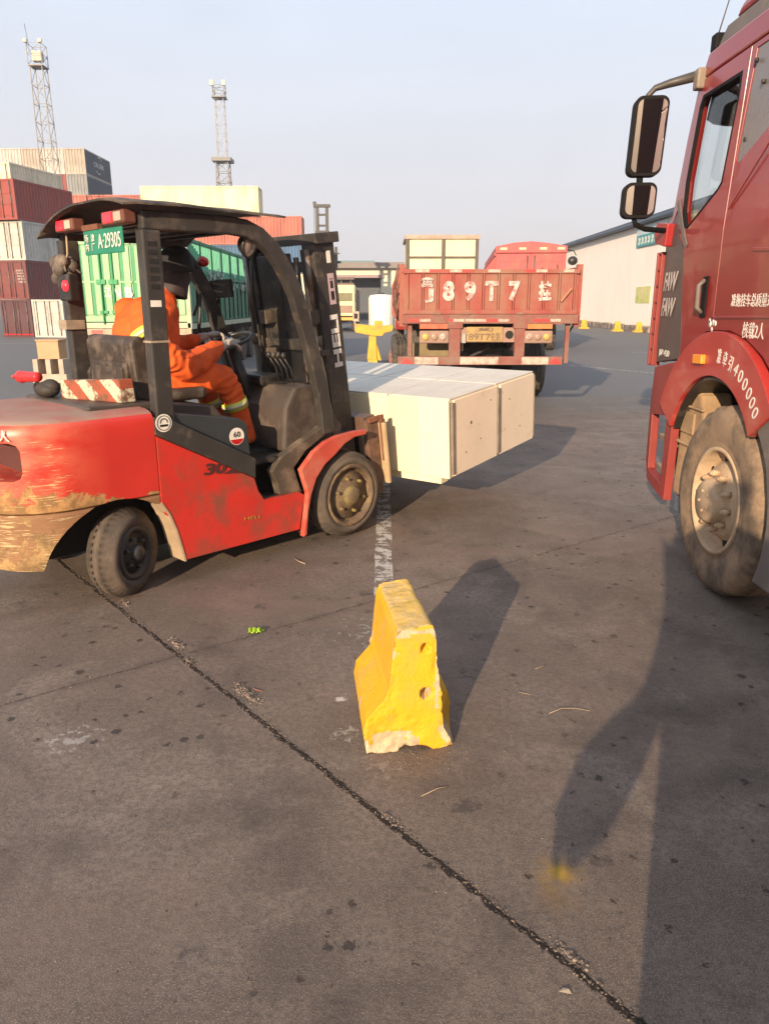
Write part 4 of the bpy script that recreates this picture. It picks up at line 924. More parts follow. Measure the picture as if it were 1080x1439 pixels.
CH = [[((.17, .60, 1.20), (.18, .19, .12)), ((.18, .60, 1.34), (.20, .20, .13)), ((.18, .60, 1.50), (.205, .215, .14)), ((.22, .60, 1.61), (.175, .20, .11)), ((.28, .60, 1.68), (.12, .13, .07)), ((.33, .60, 1.76), .065), ((.40, .60, 1.81), .062)],
      [((.435, .60, 1.86), (.082, .070, .085)), ((.445, .60, 1.925), (.098, .080, .095))],
      [((.11, .45, 1.63), .092), ((.06, .385, 1.54), .090), ((.10, .345, 1.44), .082), ((.20, .33, 1.345), .088), ((.29, .335, 1.30), .092), ((.41, .37, 1.33), .084), ((.52, .415, 1.37), .068), ((.61, .45, 1.40), .050)], [((.60, .447, 1.398), .040), ((.69, .47, 1.415), .030)],
      [((.16, .75, 1.635), .092), ((.18, .82, 1.53), .088), ((.24, .86, 1.42), .078), ((.34, .86, 1.36), .074), ((.46, .81, 1.39), .066), ((.60, .74, 1.44), .050)], [((.59, .745, 1.436), .040), ((.68, .70, 1.465), .030)],
      [((.16, .50, 1.17), .125), ((.34, .455, 1.19), .115), ((.50, .425, 1.205), .102), ((.60, .41, 1.20), .092), ((.655, .405, 1.13), .082), ((.70, .41, 1.0), .076), ((.75, .41, .86), .070), ((.775, .41, .785), .066)],
      [((.16, .70, 1.17), .125), ((.34, .74, 1.185), .112), ((.54, .78, 1.18), .096), ((.655, .79, 1.15), .088), ((.71, .79, 1.07), .080), ((.76, .79, .96), .074), ((.80, .79, .84), .068), ((.82, .79, .785), .064)]]
body = blob_body('body', CH, [ORG, SKIN, GLOVE], P, lambda c: 1 if (c.x > .3 and c.z > 1.775) else (2 if c.x > .635 and c.z > 1.35 else 0), .011, .007,
                 [((.20, .335, 1.37), (1, -.2, -.7), .12, .006), ((.22, .86, 1.43), (1, 0, -.5), .12, .006), ((.64, .41, 1.14), (.6, 0, -.8), .13, .006), ((.67, .79, 1.12), (.6, 0, -.8), .13, .006), ((.20, .52, 1.22), (1, 0, 0), .14, .005)])
# nose and ears sit on the head; face looks along +x
b = MB(); b.ell((.525, .60, 1.885), (.018, .011, .018), 10, 8); b.ell((.44, .515, 1.885), (.018, .008, .026), 8, 6); b.ell((.44, .685, 1.885), (.018, .008, .026), 8, 6); b.ell((.512, .575, 1.905), (.008, .012, .006), 8, 6, 1); b.ell((.512, .625, 1.905), (.008, .012, .006), 8, 6, 1); b.ell((.510, .60, 1.85), (.008, .02, .006), 8, 6, 1)
b.build('face', [SKIN, NAVY], P)
b = MB(); b.lathe([(.0, .118), (.05, .112), (.088, .085), (.106, .04), (.110, -.01), (.116, -.05), (.104, -.052), (.10, 0)], (.435, .60, 1.925), (-.10, 0, 1), 28)
b.plate([(.48, -.075), (.56, -.06), (.585, 0), (.56, .06), (.48, .075)], [], lambda u, v, d: (u, .60 + v, 1.935 - (u - .48) * .35 + d), 0, .008); b.build('cap', NAVY, P)
b = MB(); b.lathe([(.088, .10), (.100, .06), (.094, .02), (.098, -.02), (.105, -.06), (.09, -.07)], (.40, .60, 1.80), (.30, 0, 1), 24, mod=lambda i, j, r, x: (r * (1 + .06 * math.sin(i * 1.7 + j)), x)); b.build('face_scarf', mat('scarf', (.045, .03, .032), .7, 0, .4, 16), P)
def band(parent, p0, p1, r, mt, w=.028, nm='reflective_band'):
    p0, p1 = Vector(p0), Vector(p1); MB().lathe([(r, -w), (r + .006, -w), (r + .006, w), (r, w)], p0, p1 - p0, 24).build(nm, mt, parent)
d_ = Vector((.235, .37, 1.53)); 
for off, wd, m_ in ((-.0, .030, LIMEB), (.0, .012, SILV)):
    b = MB(); r0 = .098 + (m_ is SILV) * .002; b.lathe([(r0, -wd), (r0 + .005, -wd), (r0 + .005, wd), (r0, wd)], (.07, .372, 1.51), (.06, -.10, -.20), 24); b.build('sleeve_band', m_, P)
    b = MB(); r0 = .084 + (m_ is SILV) * .002; b.lathe([(r0, -wd), (r0 + .005, -wd), (r0 + .005, wd), (r0, wd)], (.693, .409, 1.02), (.33, 0, -1), 24); b.build('leg_band', m_, P)
    b = MB(); r0 = .080 + (m_ is SILV) * .002; b.lathe([(r0, -wd), (r0 + .005, -wd), (r0 + .005, wd), (r0, wd)], (.745, .79, .99), (.35, 0, -1), 24); b.build('leg_band', m_, P)
hand(P, (.735, .47, 1.43), (1, .15, .12), (0, -.2, 1), GLOVE, 1.1, .5, -1); hand(P, (.735, .69, 1.475), (1, -.25, .15), (0, .1, 1), GLOVE, 1.1, .5, 1)
for y, x in ((.41, .80), (.79, .845)):
    b = MB(); b.ell((x, y, .745), (.125, .048, .04), 16, 10); b.ell((x - .06, y, .78), (.055, .046, .06), 12, 8); b.box(x - .12, x + .12, y - .044, y + .044, .70, .725); b.build('shoe', BLK, P)
# unseen person behind the camera; coat and sleeve shaped to cast the corner shadow
Q = thing('person', 'unseen person whose shadow falls across the lower right corner, coat shaped to cast it', 'person', (.375, -.10, 0))
CLD = mat('jacket_dark', (.05, .055, .07), .8, 0, .2, 8)
V = [((0, 0, .93), (.17, .12)), ((0, 0, 1.08), (.17, .12)), ((0, .0, 1.25), (.19, .12)), ((0, 0, 1.36), (.16, .10)), ((0, 0, 1.43), (.06, .06)), ((0, .01, 1.50), (.07, .085)), ((0, .01, 1.59), (.07, .08)),
     ((-.17, 0, 1.28), .10), ((-.16, .02, .98), .08), ((-.27, .04, .74), .045), ((-.40, .05, .63), .04),
     ((.19, 0, 1.32), .075), ((.25, -.02, 1.10), .062), ((.28, .02, .90), .05), ((.28, .08, .78), .036),
     ((-.10, 0, .84), .11), ((-.12, .0, .48), .075), ((-.13, 0, .10), .055), ((-.13, .10, .05), .045), ((.10, 0, .84), .11), ((.12, 0, .48), .075), ((.13, 0, .10), .055), ((.13, .10, .05), .045)]
E_ = [(0, 1), (1, 2), (2, 3), (3, 4), (4, 5), (5, 6), (3, 7), (7, 8), (8, 9), (9, 10), (3, 11), (11, 12), (12, 13), (13, 14), (0, 15), (15, 16), (16, 17), (17, 18), (0, 19), (19, 20), (20, 21), (21, 22)]
skin('body', V, E_, 0, [CLD, SKIN], Q, lambda c: 1 if (c.z > 1.44 or c.z < 0) else 0, 2)
b = MB(); b.ell((0, -.005, 1.60), (.088, .10, .075), 16, 10); b.build('hair', NAVY, Q)
b = MB(); b.ell((0, .10, 1.53), (.012, .016, .018), 8, 6); b.ell((-.085, 0, 1.53), (.008, .016, .026), 8, 6); b.ell((.085, 0, 1.53), (.008, .016, .026), 8, 6); b.build('face', SKIN, Q)
hand(Q, (-.50, .06, .55), (-.6, .1, -.8), (-1, 0, .6), SKIN, .7, .5, 1); hand(Q, (.28, .10, .72), (0, .1, -1), (1, 0, 0), SKIN, 1.1, .5, 1)
b = MB(); b.lathe([(.10, 1.36), (.17, 1.34), (.205, 1.22), (.21, 1.0), (.245, .6), (.30, .10), (.28, .10), (.2, .6), (.16, 1.2)], (0, 0, 0), (0, 0, 1), 36, mod=lambda i, j, r, x: (r * (1 + .03 * math.sin(i * 1.1)), x)); b.xf(lambda p: Vector((p.x, p.y * .7, p.z))).build('shadow_coat', CLD, Q)
b = MB(); b.tube([(-.09, 0, 1.02), (-.20, .01, .86), (-.29, .02, .735), (-.37, .03, .66), (-.45, .04, .59), (-.51, .05, .525)], [.10, .07, .05, .075, .080, .05], 14); b.build('shadow_sleeve', CLD, Q)
b = MB(); b.box(-.13 - .05, -.13 + .05, -.08, .20, 0, .10); b.build('shoe', BLK, Q, .03); b = MB(); b.box(.13 - .05, .13 + .05, -.08, .20, 0, .10); b.build('shoe', BLK, Q, .03)
Q.scale = (1.13, 1.13, 1.17)
# ================================================================== RED TRACTOR AT RIGHT
TRED = mat('truck_red', (.25, .018, .017), .30, 0, .10, 1.6, (.34, .10, .07), .30, 2.2, coat=.35, dstretch=(1, 1, .6))
TDARK = mat('corner_grey', (.085, .060, .055), .45, 0, .12, 3)
GREYP = mat('grey_plastic', (.14, .12, .11), .6, 0, .2, 3, (.22, .18, .14), .4)
BLKP = mat('black_plastic', (.010, .009, .010), .7, 0, .15, 5, spec=.12)
DUST = mat('road_dust', (.40, .27, .15), .9, 0, .3, 5, (.25, .16, .09), .42)
def clear_glass():
    m, t, b = new_mat('clear_glass'); tr = N(t, 'ShaderNodeBsdfTransparent'); tr.inputs[0].default_value = (.95, .965, .96, 1); gl = N(t, 'ShaderNodeBsdfGlossy'); gl.inputs['Roughness'].default_value = .03
    fr = N(t, 'ShaderNodeFresnel', inp={'IOR': 1.45}); ms = N(t, 'ShaderNodeMixShader'); L(t, math_n(t, 'MULTIPLY', fr.outputs[0], .2), ms.inputs[0]); L(t, tr.outputs[0], ms.inputs[1]); L(t, gl.outputs[0], ms.inputs[2]); L(t, ms.outputs[0], t.nodes['Material Output'].inputs[0]); return m
CGL = clear_glass()
MIRR, _t, _b = new_mat('mirror_glass'); _b.inputs['Base Color'].default_value = (.55, .50, .48, 1); _b.inputs['Metallic'].default_value = 1; _b.inputs['Roughness'].default_value = .01
Y0 = 4.22
T = thing('tractor_truck', 'large red tractor unit with white lettering and dusty wheels at the right edge', 'truck', (1.95, Y0, 0))
CW = 2.46
def twarp(p):
    """round the front corners, lean the upper cab inward"""
    x = p.x; y = p.y + Y0; s = 1
    if x > CW / 2: x = CW - x; s = -1
    if y > 5.02: x += .16 * (y - 5.02) ** 2 * (1 if x < .9 else max(0, (1.23 - x) / .33))
    if p.z > 2.1: x += .045 * (p.z - 2.1) * (1 if x < .9 else 0)
    return Vector((x if s > 0 else CW - x, p.y, p.z))
def TF(u, v, d): return Vector((d, u - Y0, v))
def tbuild(b, name, m, parent, bevel=0, mirror=False):
    o = b.build(name, m, parent); me = o.data; bm = bmesh.new(); bm.from_mesh(me)
    for k in range(8):
        y = 5.04 - Y0 + k * .08
        bmesh.ops.bisect_plane(bm, geom=bm.verts[:] + bm.edges[:] + bm.faces[:], plane_co=(0, y, 0), plane_no=(0, 1, 0))
    for k in range(2): bmesh.ops.bisect_plane(bm, geom=bm.verts[:] + bm.edges[:] + bm.faces[:], plane_co=(0, 0, 2.1 + k * .5), plane_no=(0, 0, 1))
    for v in bm.verts: v.co = twarp(v.co)
    bm.to_mesh(me); bm.free()
    if bevel: q = o.modifiers.new('b', 'BEVEL'); q.width = bevel; q.segments = 2; q.limit_method = 'ANGLE'; q.angle_limit = R(40); freeze(o)
    return o
def both(name, outer, holes, d0, d1, m, bevel=.006, parent=None, only=None):
    r = []
    for s in (0, 1):
        if only is not None and s != only: continue
        b = MB(); b.plate(outer, holes, TF, d0 if s == 0 else CW - d0, d1 if s == 0 else CW - d1); r.append(tbuild(b, name, m, parent or T, bevel))
    return r
def arc(cx, cz, r, a0, a1, n): return [(cx + r * math.cos(R(a0 + (a1 - a0) * i / n)), cz + r * math.sin(R(a0 + (a1 - a0) * i / n))) for i in range(n + 1)]
AC = (4.38, .66)
win = [(4.615, 2.93), (4.61, 2.80), (4.66, 2.36), (4.70, 2.325), (5.09, 2.15), (5.16, 2.16), (5.23, 2.26), (5.25, 2.45), (5.19, 2.88), (5.15, 2.935)]
door = [(4.545, 1.53), (4.62, 1.52), (4.86, 1.41), (4.985, 1.34), (5.0, 1.46), (5.06, 1.75), (5.125, 2.04), (5.25, 2.13), (5.36, 2.30), (5.34, 2.50), (5.245, 2.97), (5.20, 3.03), (4.545, 3.03)]
drs = both('door', door, [win], 0, .055, TRED, .003)
for s, dr in enumerate(drs):
    sg = 1 if s == 0 else -1; X0 = 0 if s == 0 else CW
    b = MB(); b.plate([(u, v) for u, v in win], [], TF, X0 + sg * .028, X0 + sg * .032); tbuild(b, 'door_glass', CGL, dr)
    # rubber frame round the opening
    inner = [(4.88 + (u - 4.88) * .94, 2.55 + (v - 2.55) * .95) for u, v in win]
    b = MB(); b.plate(win, [inner], TF, X0 - sg * .002, X0 + sg * .02); tbuild(b, 'window_frame', BLKP, dr, .003)
    b = MB(); b.plate([(4.655, 1.60), (4.72, 1.60), (4.725, 1.84), (4.66, 1.845)], [], TF, X0 - sg * .012, X0 + .001 * sg); o = tbuild(b, 'door_handle', BLKP, dr, .006)
    b = MB(); b.tube([(X0 - sg * .012, 4.69 - Y0, 1.63), (X0 - sg * .045, 4.69 - Y0, 1.66), (X0 - sg * .045, 4.69 - Y0, 1.79), (X0 - sg * .012, 4.69 - Y0, 1.82)], .014, 8); b.build('grip', GREYP, dr)
rearp = [(3.15, 1.28), (3.6, 1.28)] + [(3.72, 1.30), (3.9, 1.42), (4.1, 1.50), (4.30, 1.535), (4.541, 1.53), (4.541, 3.03), (3.15, 3.03)]
qw = [(4.475, 3.0), (4.525, 2.45), (4.50, 2.43), (3.62, 2.80), (3.55, 2.90), (3.55, 3.0)]
rp_ = both('rear_side_panel', rearp, [qw], 0, .055, TRED, .003)
both('quarter_window', [(u, v) for u, v in qw], [], .006, .03, mat('smoked_panel', (.17, .15, .15), .25, 0, .06, 2), .004)
for k, (y, z) in enumerate(((4.44, 2.93), (4.33, 2.80), (4.46, 2.55))): b = MB(); b.cyl((-.004 + .04, y - Y0, z), (.02, y - Y0, z), .012, n=10); b.build('bolt', BLK, T)
corner = [(4.995, 1.33), (5.54, 1.27), (5.60, 1.45), (5.60, 2.14), (5.36, 2.28), (5.258, 2.12), (5.135, 2.03), (5.07, 1.74), (5.01, 1.45)]
cp = both('corner_panel', corner, [], .004, .05, TDARK, .006)
for z, s_ in ((1.83, 1), (1.66, 1.0)):
    text('lettering', 'FAW', mat('pale_lettering', (.52, .44, .40), .6, 0, .2, 30), cp[0], (0, 5.32 - Y0, z), (0, -1, 0), (0, 0, 1), .30, .125, off=.001, shear=.25, warp=lambda p: twarp(p) + Vector((-.004, 0, 0)), bold=.02)
text('lettering', 'J6P-420', WHITE, cp[0], (0, 5.30 - Y0, 1.345), (0, -1, 0), (0, 0, 1), .25, .055, off=.001, warp=lambda p: twarp(p) + Vector((-.004, 0, 0)))
b = MB(); b.hexa([(-.01, 5.05 - Y0, 2.05), (-.012, 5.07 - Y0, 2.03), (-.012, 5.36 - Y0, 2.33), (-.01, 5.33 - Y0, 2.36), (.02, 5.05 - Y0, 2.05), (.02, 5.07 - Y0, 2.03), (.02, 5.36 - Y0, 2.33), (.02, 5.33 - Y0, 2.36)]); tbuild(b, 'air_deflector', GREYP, T)
# A pillar
both('front_pillar', [(5.37, 2.29), (5.52, 2.17), (5.47, 2.33), (5.37, 2.72), (5.27, 3.03), (5.205, 3.03), (5.25, 2.97), (5.345, 2.50)], [], .002, .06, TRED, .008)
# front
FY = lambda z: 5.62 if z < 2.15 else 5.62 - (z - 2.15) * .37
b = MB()
def frontp(b, x0, x1, z0, z1, y0, y1):
    n = 24
    for i in range(n):
        xa, xb = x0 + (x1 - x0) * i / n, x0 + (x1 - x0) * (i + 1) / n; bow = lambda x: .10 * (1 - ((x - CW / 2) / (CW / 2)) ** 2) - .30 * max(0, (abs(x / (CW / 2) - 1) - .78) / .22) ** 2
        b.hexa([(xa, y0 + bow(xa) - Y0 + FY(z0) - 5.62, z0), (xb, y0 + bow(xb) - Y0 + FY(z0) - 5.62, z0), (xb, y1 + bow(xb) - Y0 + FY(z0) - 5.62, z0), (xa, y1 + bow(xa) - Y0 + FY(z0) - 5.62, z0),
                (xa, y0 + bow(xa) - Y0 + FY(z1) - 5.62, z1), (xb, y0 + bow(xb) - Y0 + FY(z1) - 5.62, z1), (xb, y1 + bow(xb) - Y0 + FY(z1) - 5.62, z1), (xa, y1 + bow(xa) - Y0 + FY(z1) - 5.62, z1)])
frontp(b, .09, CW - .09, 1.27, 2.15, 5.62, 5.70); b.build('front_panel', TRED, T)
b = MB(); frontp(b, .10, CW - .10, 2.16, 3.02, 5.60, 5.612); b.build('windscreen', CGL, T)
b = MB()
for z in (1.40, 1.58, 1.76, 1.94): frontp(b, .4, CW - .4, z, z + .10, 5.695, 5.73)
b.build('grille', BLKP, T)
for s in (0, 1):   # slatted red corner strips beside the grille
    X0 = .06 if s == 0 else CW - .06; sg = 1 if s == 0 else -1
    b = MB()
    for ya in (5.585, 5.665): b.box(X0 - .03, X0 + .03, ya - Y0, ya + .022 - Y0, 1.24, 2.04)
    for k in range(8): z = 1.24 + k * .112; b.box(X0 - .025, X0 + .025, 5.60 - Y0, 5.67 - Y0, z, z + .014)
    o = b.build('corner_grille', mat('dull_bumper_red', (.24, .035, .03)), T, .004)
    b = MB(); b.box(min(X0, X0 + sg * .025), max(X0, X0 + sg * .025), 5.605 - Y0, 5.665 - Y0, 1.26, 2.03); b.build('grille_void', DRK, o)
    b = MB(); b.plate([(5.42, 2.06), (5.62, 2.10), (5.66, 2.19), (5.60, 2.235), (5.40, 2.21)], [], TF, -.02 if s == 0 else CW + .02, .09 if s == 0 else CW - .09); b.build('mirror_foot', mat('bright_red', (.34, .02, .022), .4), T, .012)
# bumper with steps
bump = [(5.0, .36), (5.44, .42), (5.53, .55), (5.56, .98), (5.52, 1.235), (5.02, 1.31), (5.05, 1.10), (5.01, .93), (4.985, .88)]
bh = [(5.09, .46), (5.43, .50), (5.46, .90), (5.10, .94)]
bp_ = both('bumper_side', bump, [bh], -.005, .05, mat('dull_bumper_red', (.24, .035, .03), .55, 0, .2, 3, (.30, .13, .09), .46, 3), .01)
for s in (0, 1):
    X0 = 0 if s == 0 else CW; sg = 1 if s == 0 else -1
    for z in (.50, .72):
        b = MB(); b.box(min(X0 + sg * .05, X0 + sg * .28), max(X0 + sg * .05, X0 + sg * .28), 5.08 - Y0, 5.44 - Y0, z, z + .035)
        for k in range(6): b.box(min(X0 + sg * .05, X0 + sg * .26), max(X0 + sg * .05, X0 + sg * .26), 5.1 - Y0 + k * .055, 5.12 - Y0 + k * .055, z + .035, z + .05)
        tbuild(b, 'step', GREYP, T, .003)
    b = MB(); b.box(min(X0 + sg * .28, X0 + sg * .30), max(X0 + sg * .28, X0 + sg * .30), 5.05 - Y0, 5.5 - Y0, .4, 1.2); tbuild(b, 'step_back', mat('dull_red', (.33, .08, .06), .6, 0, .3, 4, (.3, .2, .13), .45), T)
b = MB(); frontp(b, .22, CW - .22, .40, 1.24, 5.50, 5.60); b.build('front_bumper', TRED, T, .01)
for x in (.45, CW - .45): b = MB(); b.box(x - .2, x + .2, 5.62 - Y0, 5.72 - Y0, .80, 1.02); b.build('headlamp', mat('headlamp', (.5, .5, .5), .1, .3), T, .02)
# arch flare
for s in (0, 1):
    X0 = 0 if s == 0 else CW; sg = 1 if s == 0 else -1
    poly = arc(*AC, .87, 24, 146, 26) + arc(*AC, .615, 146, 22, 26)
    b = MB(); b.plate(poly, [], TF, X0 - sg * .035, X0 + sg * .05); fl = b.build('arch_flare', mat('flare_red', (.36, .032, .026), .38, 0, .12, 2.5, (.40, .14, .10), .36, 3, coat=.2), T, .018, 3)
    pr = arc(*AC, .60, 146, 22, 26); b = MB(); b.rail([(X0 + sg * .20, u - Y0, v) for u, v in pr], .42, .02, side=(1, 0, 0)); b.build('arch_liner', BLK, fl)
    b = MB(); b.plate([(4.50, 1.335), (4.63, 1.33), (4.635, 1.385), (4.505, 1.39)], [], TF, X0 - sg * .062, X0 - sg * .03); b.build('side_indicator', AMBER, T, .006)
# lettering on door side
W_ = lambda p: p
text('lettering', '准拖挂车总质量39200kg', WHITE, rp_[0], (0, 4.325 - Y0 - .30, 1.695), (0, -1, 0), (0, 0, 1), .60, .080, off=.001, bold=.0)
text('lettering', '核载2人', WHITE, rp_[0], (0, 4.16 - Y0 - .13, 1.545), (0, -1, 0), (0, 0, 1), .24, .085, off=.001, bold=.0)
k = 0
for ch, an, hh in zip('准牵引400000', (95, 101, 107, 113, 118.5, 124, 129.5, 134.5, 139.5), (.085, .085, .085, .07, .07, .07, .07, .07, .07)):
    a = R(an); u, v = AC[0] + .735 * math.cos(a), AC[1] + .735 * math.sin(a); al = a - math.pi / 2
    text('lettering', ch, WHITE, T, (-.035, u - Y0, v), (0, -math.cos(al * .8), -math.sin(al * .8)), (0, -math.sin(al * .8), math.cos(al * .8)), .046, hh, off=.001, bold=.0)
b = MB()
for dx, dz, r_ in ((0, 0, .02), (-.04, .01, .018), (-.07, .005, .017), (-.03, -.03, .014), (.01, .02, .013)): b.lathe([(r_, -.001), (r_, .0015), (0, .0015)], (0, 4.575 - Y0 + dx, 1.565 + dz), (-1, 0, 0), 12)
b.build('flower_sticker', WHITE, drs[0])
# crease lines of door and rear panel
for s in (0, 1):
    X0 = 0 if s == 0 else CW; sg = 1 if s == 0 else -1
    b = MB(); b.rail([(X0 - sg * .004, 3.2 - Y0, 1.63), (X0 - sg * .004, 4.53 - Y0, 1.605)], .012, .014, side=(1, 0, 0)); b.build('crease', TRED, rp_[s], .003)
    b = MB(); b.rail([(X0 - sg * .002, 4.15 - Y0, 1.96), (X0 - sg * .004, 3.2 - Y0, 1.90)], .010, .02, side=(1, 0, 0)); b.rail([(X0 - sg * .003, 4.50 - Y0, 2.20), (X0 - sg * .003, 3.9 - Y0, 2.62)], .008, .012, side=(1, 0, 0)); b.build('crease', TRED, rp_[s], .003)
# roof, drip band, fairing
both('roof_side', [(3.15, 3.04), (5.20, 3.04), (5.24, 3.06), (5.16, 3.17), (3.15, 3.17)], [], .0, .06, TRED, .012)
both('drip_band', [(3.15, 3.175), (5.12, 3.175), (5.00, 3.27), (3.15, 3.27)], [], .03, .09, GREYP, .012)
b = MB(); b.hexa([(.06, 3.15 - Y0, 3.02), (CW - .06, 3.15 - Y0, 3.02), (CW - .06, 5.25 - Y0, 3.02), (.06, 5.25 - Y0, 3.02), (.10, 3.15 - Y0, 3.14), (CW - .10, 3.15 - Y0, 3.14), (CW - .10, 5.1 - Y0, 3.14), (.10, 5.1 - Y0, 3.14)]); b.build('roof', TRED, T, .02)
b = MB(); b.hexa([(.07, 3.15 - Y0, 3.275), (CW - .07, 3.15 - Y0, 3.275), (CW - .07, 4.98 - Y0, 3.275), (.07, 4.98 - Y0, 3.275), (.22, 3.15 - Y0, 3.95), (CW - .22, 3.15 - Y0, 3.95), (CW - .32, 4.40 - Y0, 3.80), (.32, 4.40 - Y0, 3.80)]); b.build('roof_fairing', TRED, T, .06, 4)
b = MB(); b.box(.3, CW - .3, 5.12 - Y0, 5.2 - Y0, 3.16, 3.24); b.build('marker_bar', BLKP, T, .02)
for s in (0, 1): b = MB(); x = .10 if s == 0 else CW - .1; b.box(x - .04, x + .04, 5.10 - Y0, 5.18 - Y0, 3.17, 3.27); b.build('roof_lamp', BLKP, T, .012)
MB().cyl((.08, 5.13 - Y0, 3.25), (.14, 4.95 - Y0, 3.75), .004, n=5).build('aerial', GREYP, T)
# cab shell behind the skins
b = MB(); b.box(.06, CW - .06, 3.15 - Y0, 3.21 - Y0, 1.0, 3.03); b.build('back_wall', TRED, T, .01)
b = MB(); b.box(.07, CW - .07, 3.2 - Y0, 5.5 - Y0, 1.36, 1.42); b.build('cab_floor', BLK, T)
b = MB(); b.box(.08, CW - .08, 3.21 - Y0, 5.1 - Y0, 2.985, 3.01); b.box(.07, CW - .07, 4.25 - Y0, 4.30 - Y0, 2.78, 2.99); b.build('headliner', mat('dark_lining', (.05, .045, .055), .9), T)
b = MB(); b.box(.10, CW - .10, 5.05 - Y0, 5.42 - Y0, 1.75, 2.27); b.build('dashboard', mat('cream_dash', (.55, .46, .30), .6), T, .05, 3)
for x in (.35, 1.55):
    b = MB(); b.box(x, x + .5, 4.40 - Y0, 4.9 - Y0, 1.65, 1.80); b.box(x, x + .5, 4.34 - Y0, 4.44 - Y0, 1.75, 2.20); b.build('cab_seat', GREYP, T, .04, 3)
b = MB(); b.tube([(.58 + .22 * math.cos(R(a)), 5.0 - Y0 + .06 * math.sin(R(a)), 2.10 + .2 * math.sin(R(a))) for a in range(0, 361, 15)], .014, 8); b.build('cab_steering_wheel', BLK, T)
b = MB(); frontp(b, .08, CW - .08, 2.80, 3.03, 5.50, 5.54); b.build('sun_visor', BLK, T)
# mirrors
mx = 1.70 - 1.95; my = 5.3 - Y0
def rrect(u0, u1, v0, v1, r, n=5):
    p = []
    for cu, cv, a0 in ((u1 - r, v1 - r, 0), (u0 + r, v1 - r, 90), (u0 + r, v0 + r, 180), (u1 - r, v0 + r, 270)):
        p += [(cu + r * math.cos(R(a0 + 90 * i / n)), cv + r * math.sin(R(a0 + 90 * i / n))) for i in range(n + 1)]
    return p
def mirror(nm, xa, xb, z0, z1, tilt, lean):
    g = R(6.3); fr = lambda u, v, d: Vector((mx + (xa + xb) / 2 + (u * math.cos(g) + d * math.sin(g)) + lean * (v - z0), my - u * math.sin(g) + d * math.cos(g) + tilt * (v - z0), v))
    h = (xb - xa) / 2; o = MB().plate(rrect(-h, h, z0, z1, .05), [], fr, 0, .09).build('mirror_housing', BLKP, T, .018, 3)
    MB().plate(rrect(-h + .02, h - .012, z0 + .02, z1 - .02, .04), [], fr, -.004, .002).build(nm, MIRR, o); return o
mirror('mirror_glass', -.10, .115, 2.495, 2.965, -.07, .02)
mirror('wide_mirror_glass', -.115, .10, 2.235, 2.455, -.02, .02)
b = MB(); b.tube([(mx + .01, my + .05, 2.94), (mx + .012, my + .055, 2.985), (mx + .05, my + .05, 3.025), (mx + .13, my + .02, 3.045), (.06, 5.23 - Y0, 3.075)], [.016, .018, .02, .026, .034], 10); b.build('mirror_arm', mat('arm_grey', (.055, .048, .045), .5, 0, .2, 6), T)
b = MB(); b.box(.0, .09, 5.17 - Y0, 5.25 - Y0, 2.98, 3.10); b.build('arm_bracket', mat('tan_bracket', (.22, .18, .14), .6), T, .012)
b = MB(); b.tube([(mx, my + .05, 2.44), (mx, my + .05, 2.51)], .022, 8); b.tube([(mx - .02, my + .05, 2.25), (mx + .0, my + .06, 2.20), (mx + .08, my + .1, 2.175), (.12, 5.46 - Y0, 2.16)], .018, 8); b.build('mirror_stem', BLKP, T)
# dusty running gear seen through the arch
b = MB(); b.plate([(5.0, .42), (4.62, .42), (4.60, .75), (4.62, .98), (4.70, 1.12), (4.80, 1.18), (4.90, 1.15), (4.97, 1.05)], [], TF, .05, .25); b.build('dust_panel', DUST, T, .02)
b = MB(); b.box(.035, .052, 4.74 - Y0, 4.94 - Y0, .86, 1.0); b.box(.03, .052, 4.62 - Y0, 4.98 - Y0, .78, .80); b.box(.03, .052, 4.76 - Y0, 4.775 - Y0, .44, .78); b.box(.03, .052, 4.62 - Y0, 4.96 - Y0, 1.03, 1.045); b.build('dust_ribs', DUST, T, .006)
b = MB(); b.box(.06, .25, 4.72 - Y0, 4.97 - Y0, .30, .41); b.build('tool_tray', mat('dull_blue', (.10, .13, .17), .6), T, .01)
b = MB(); b.box(.75, .85, -3.2 - Y0, 5.3 - Y0, .75, 1.0); b.box(CW - .85, CW - .75, -3.2 - Y0, 5.3 - Y0, .75, 1.0); b.box(.85, CW - .85, 3.0 - Y0, 3.15 - Y0, .78, .98); b.box(.85, CW - .85, -1 - Y0, -.85 - Y0, .78, .98); b.box(.6, CW - .6, 3.6 - Y0, 5.2 - Y0, .55, 1.33); b.build('chassis', DRK, T, .01)
mg = arc(4.22, .56, .625, 108, 208, 16); out = [(3.20, .27), (3.20, 1.26), (3.9, 1.26)]
b = MB(); b.plate([(u, v) for u, v in arc(4.22, .56, .625, 130, 208, 12)] + [(3.30, .27), (3.30, 1.20), (3.72, 1.20)], [], TF, -.02, .06); b.build('mudguard', GREYP, T, .015, 3)
b = MB(); b.rail([(.25, u - Y0, v) for u, v in arc(4.22, .56, .64, 100, 208, 16)], .50, .02, side=(1, 0, 0)); b.build('mudguard_tread', BLK, T)
TRIM = mat('dusty_wheel', (.50, .36, .23), .85, 0, .2, 5, (.30, .19, .11), .40, 5)
TTYR = mat('dusty_truck_tyre', (.30, .205, .13), .92, 0, .3, 5, (.10, .075, .055), .45, 4, .3)
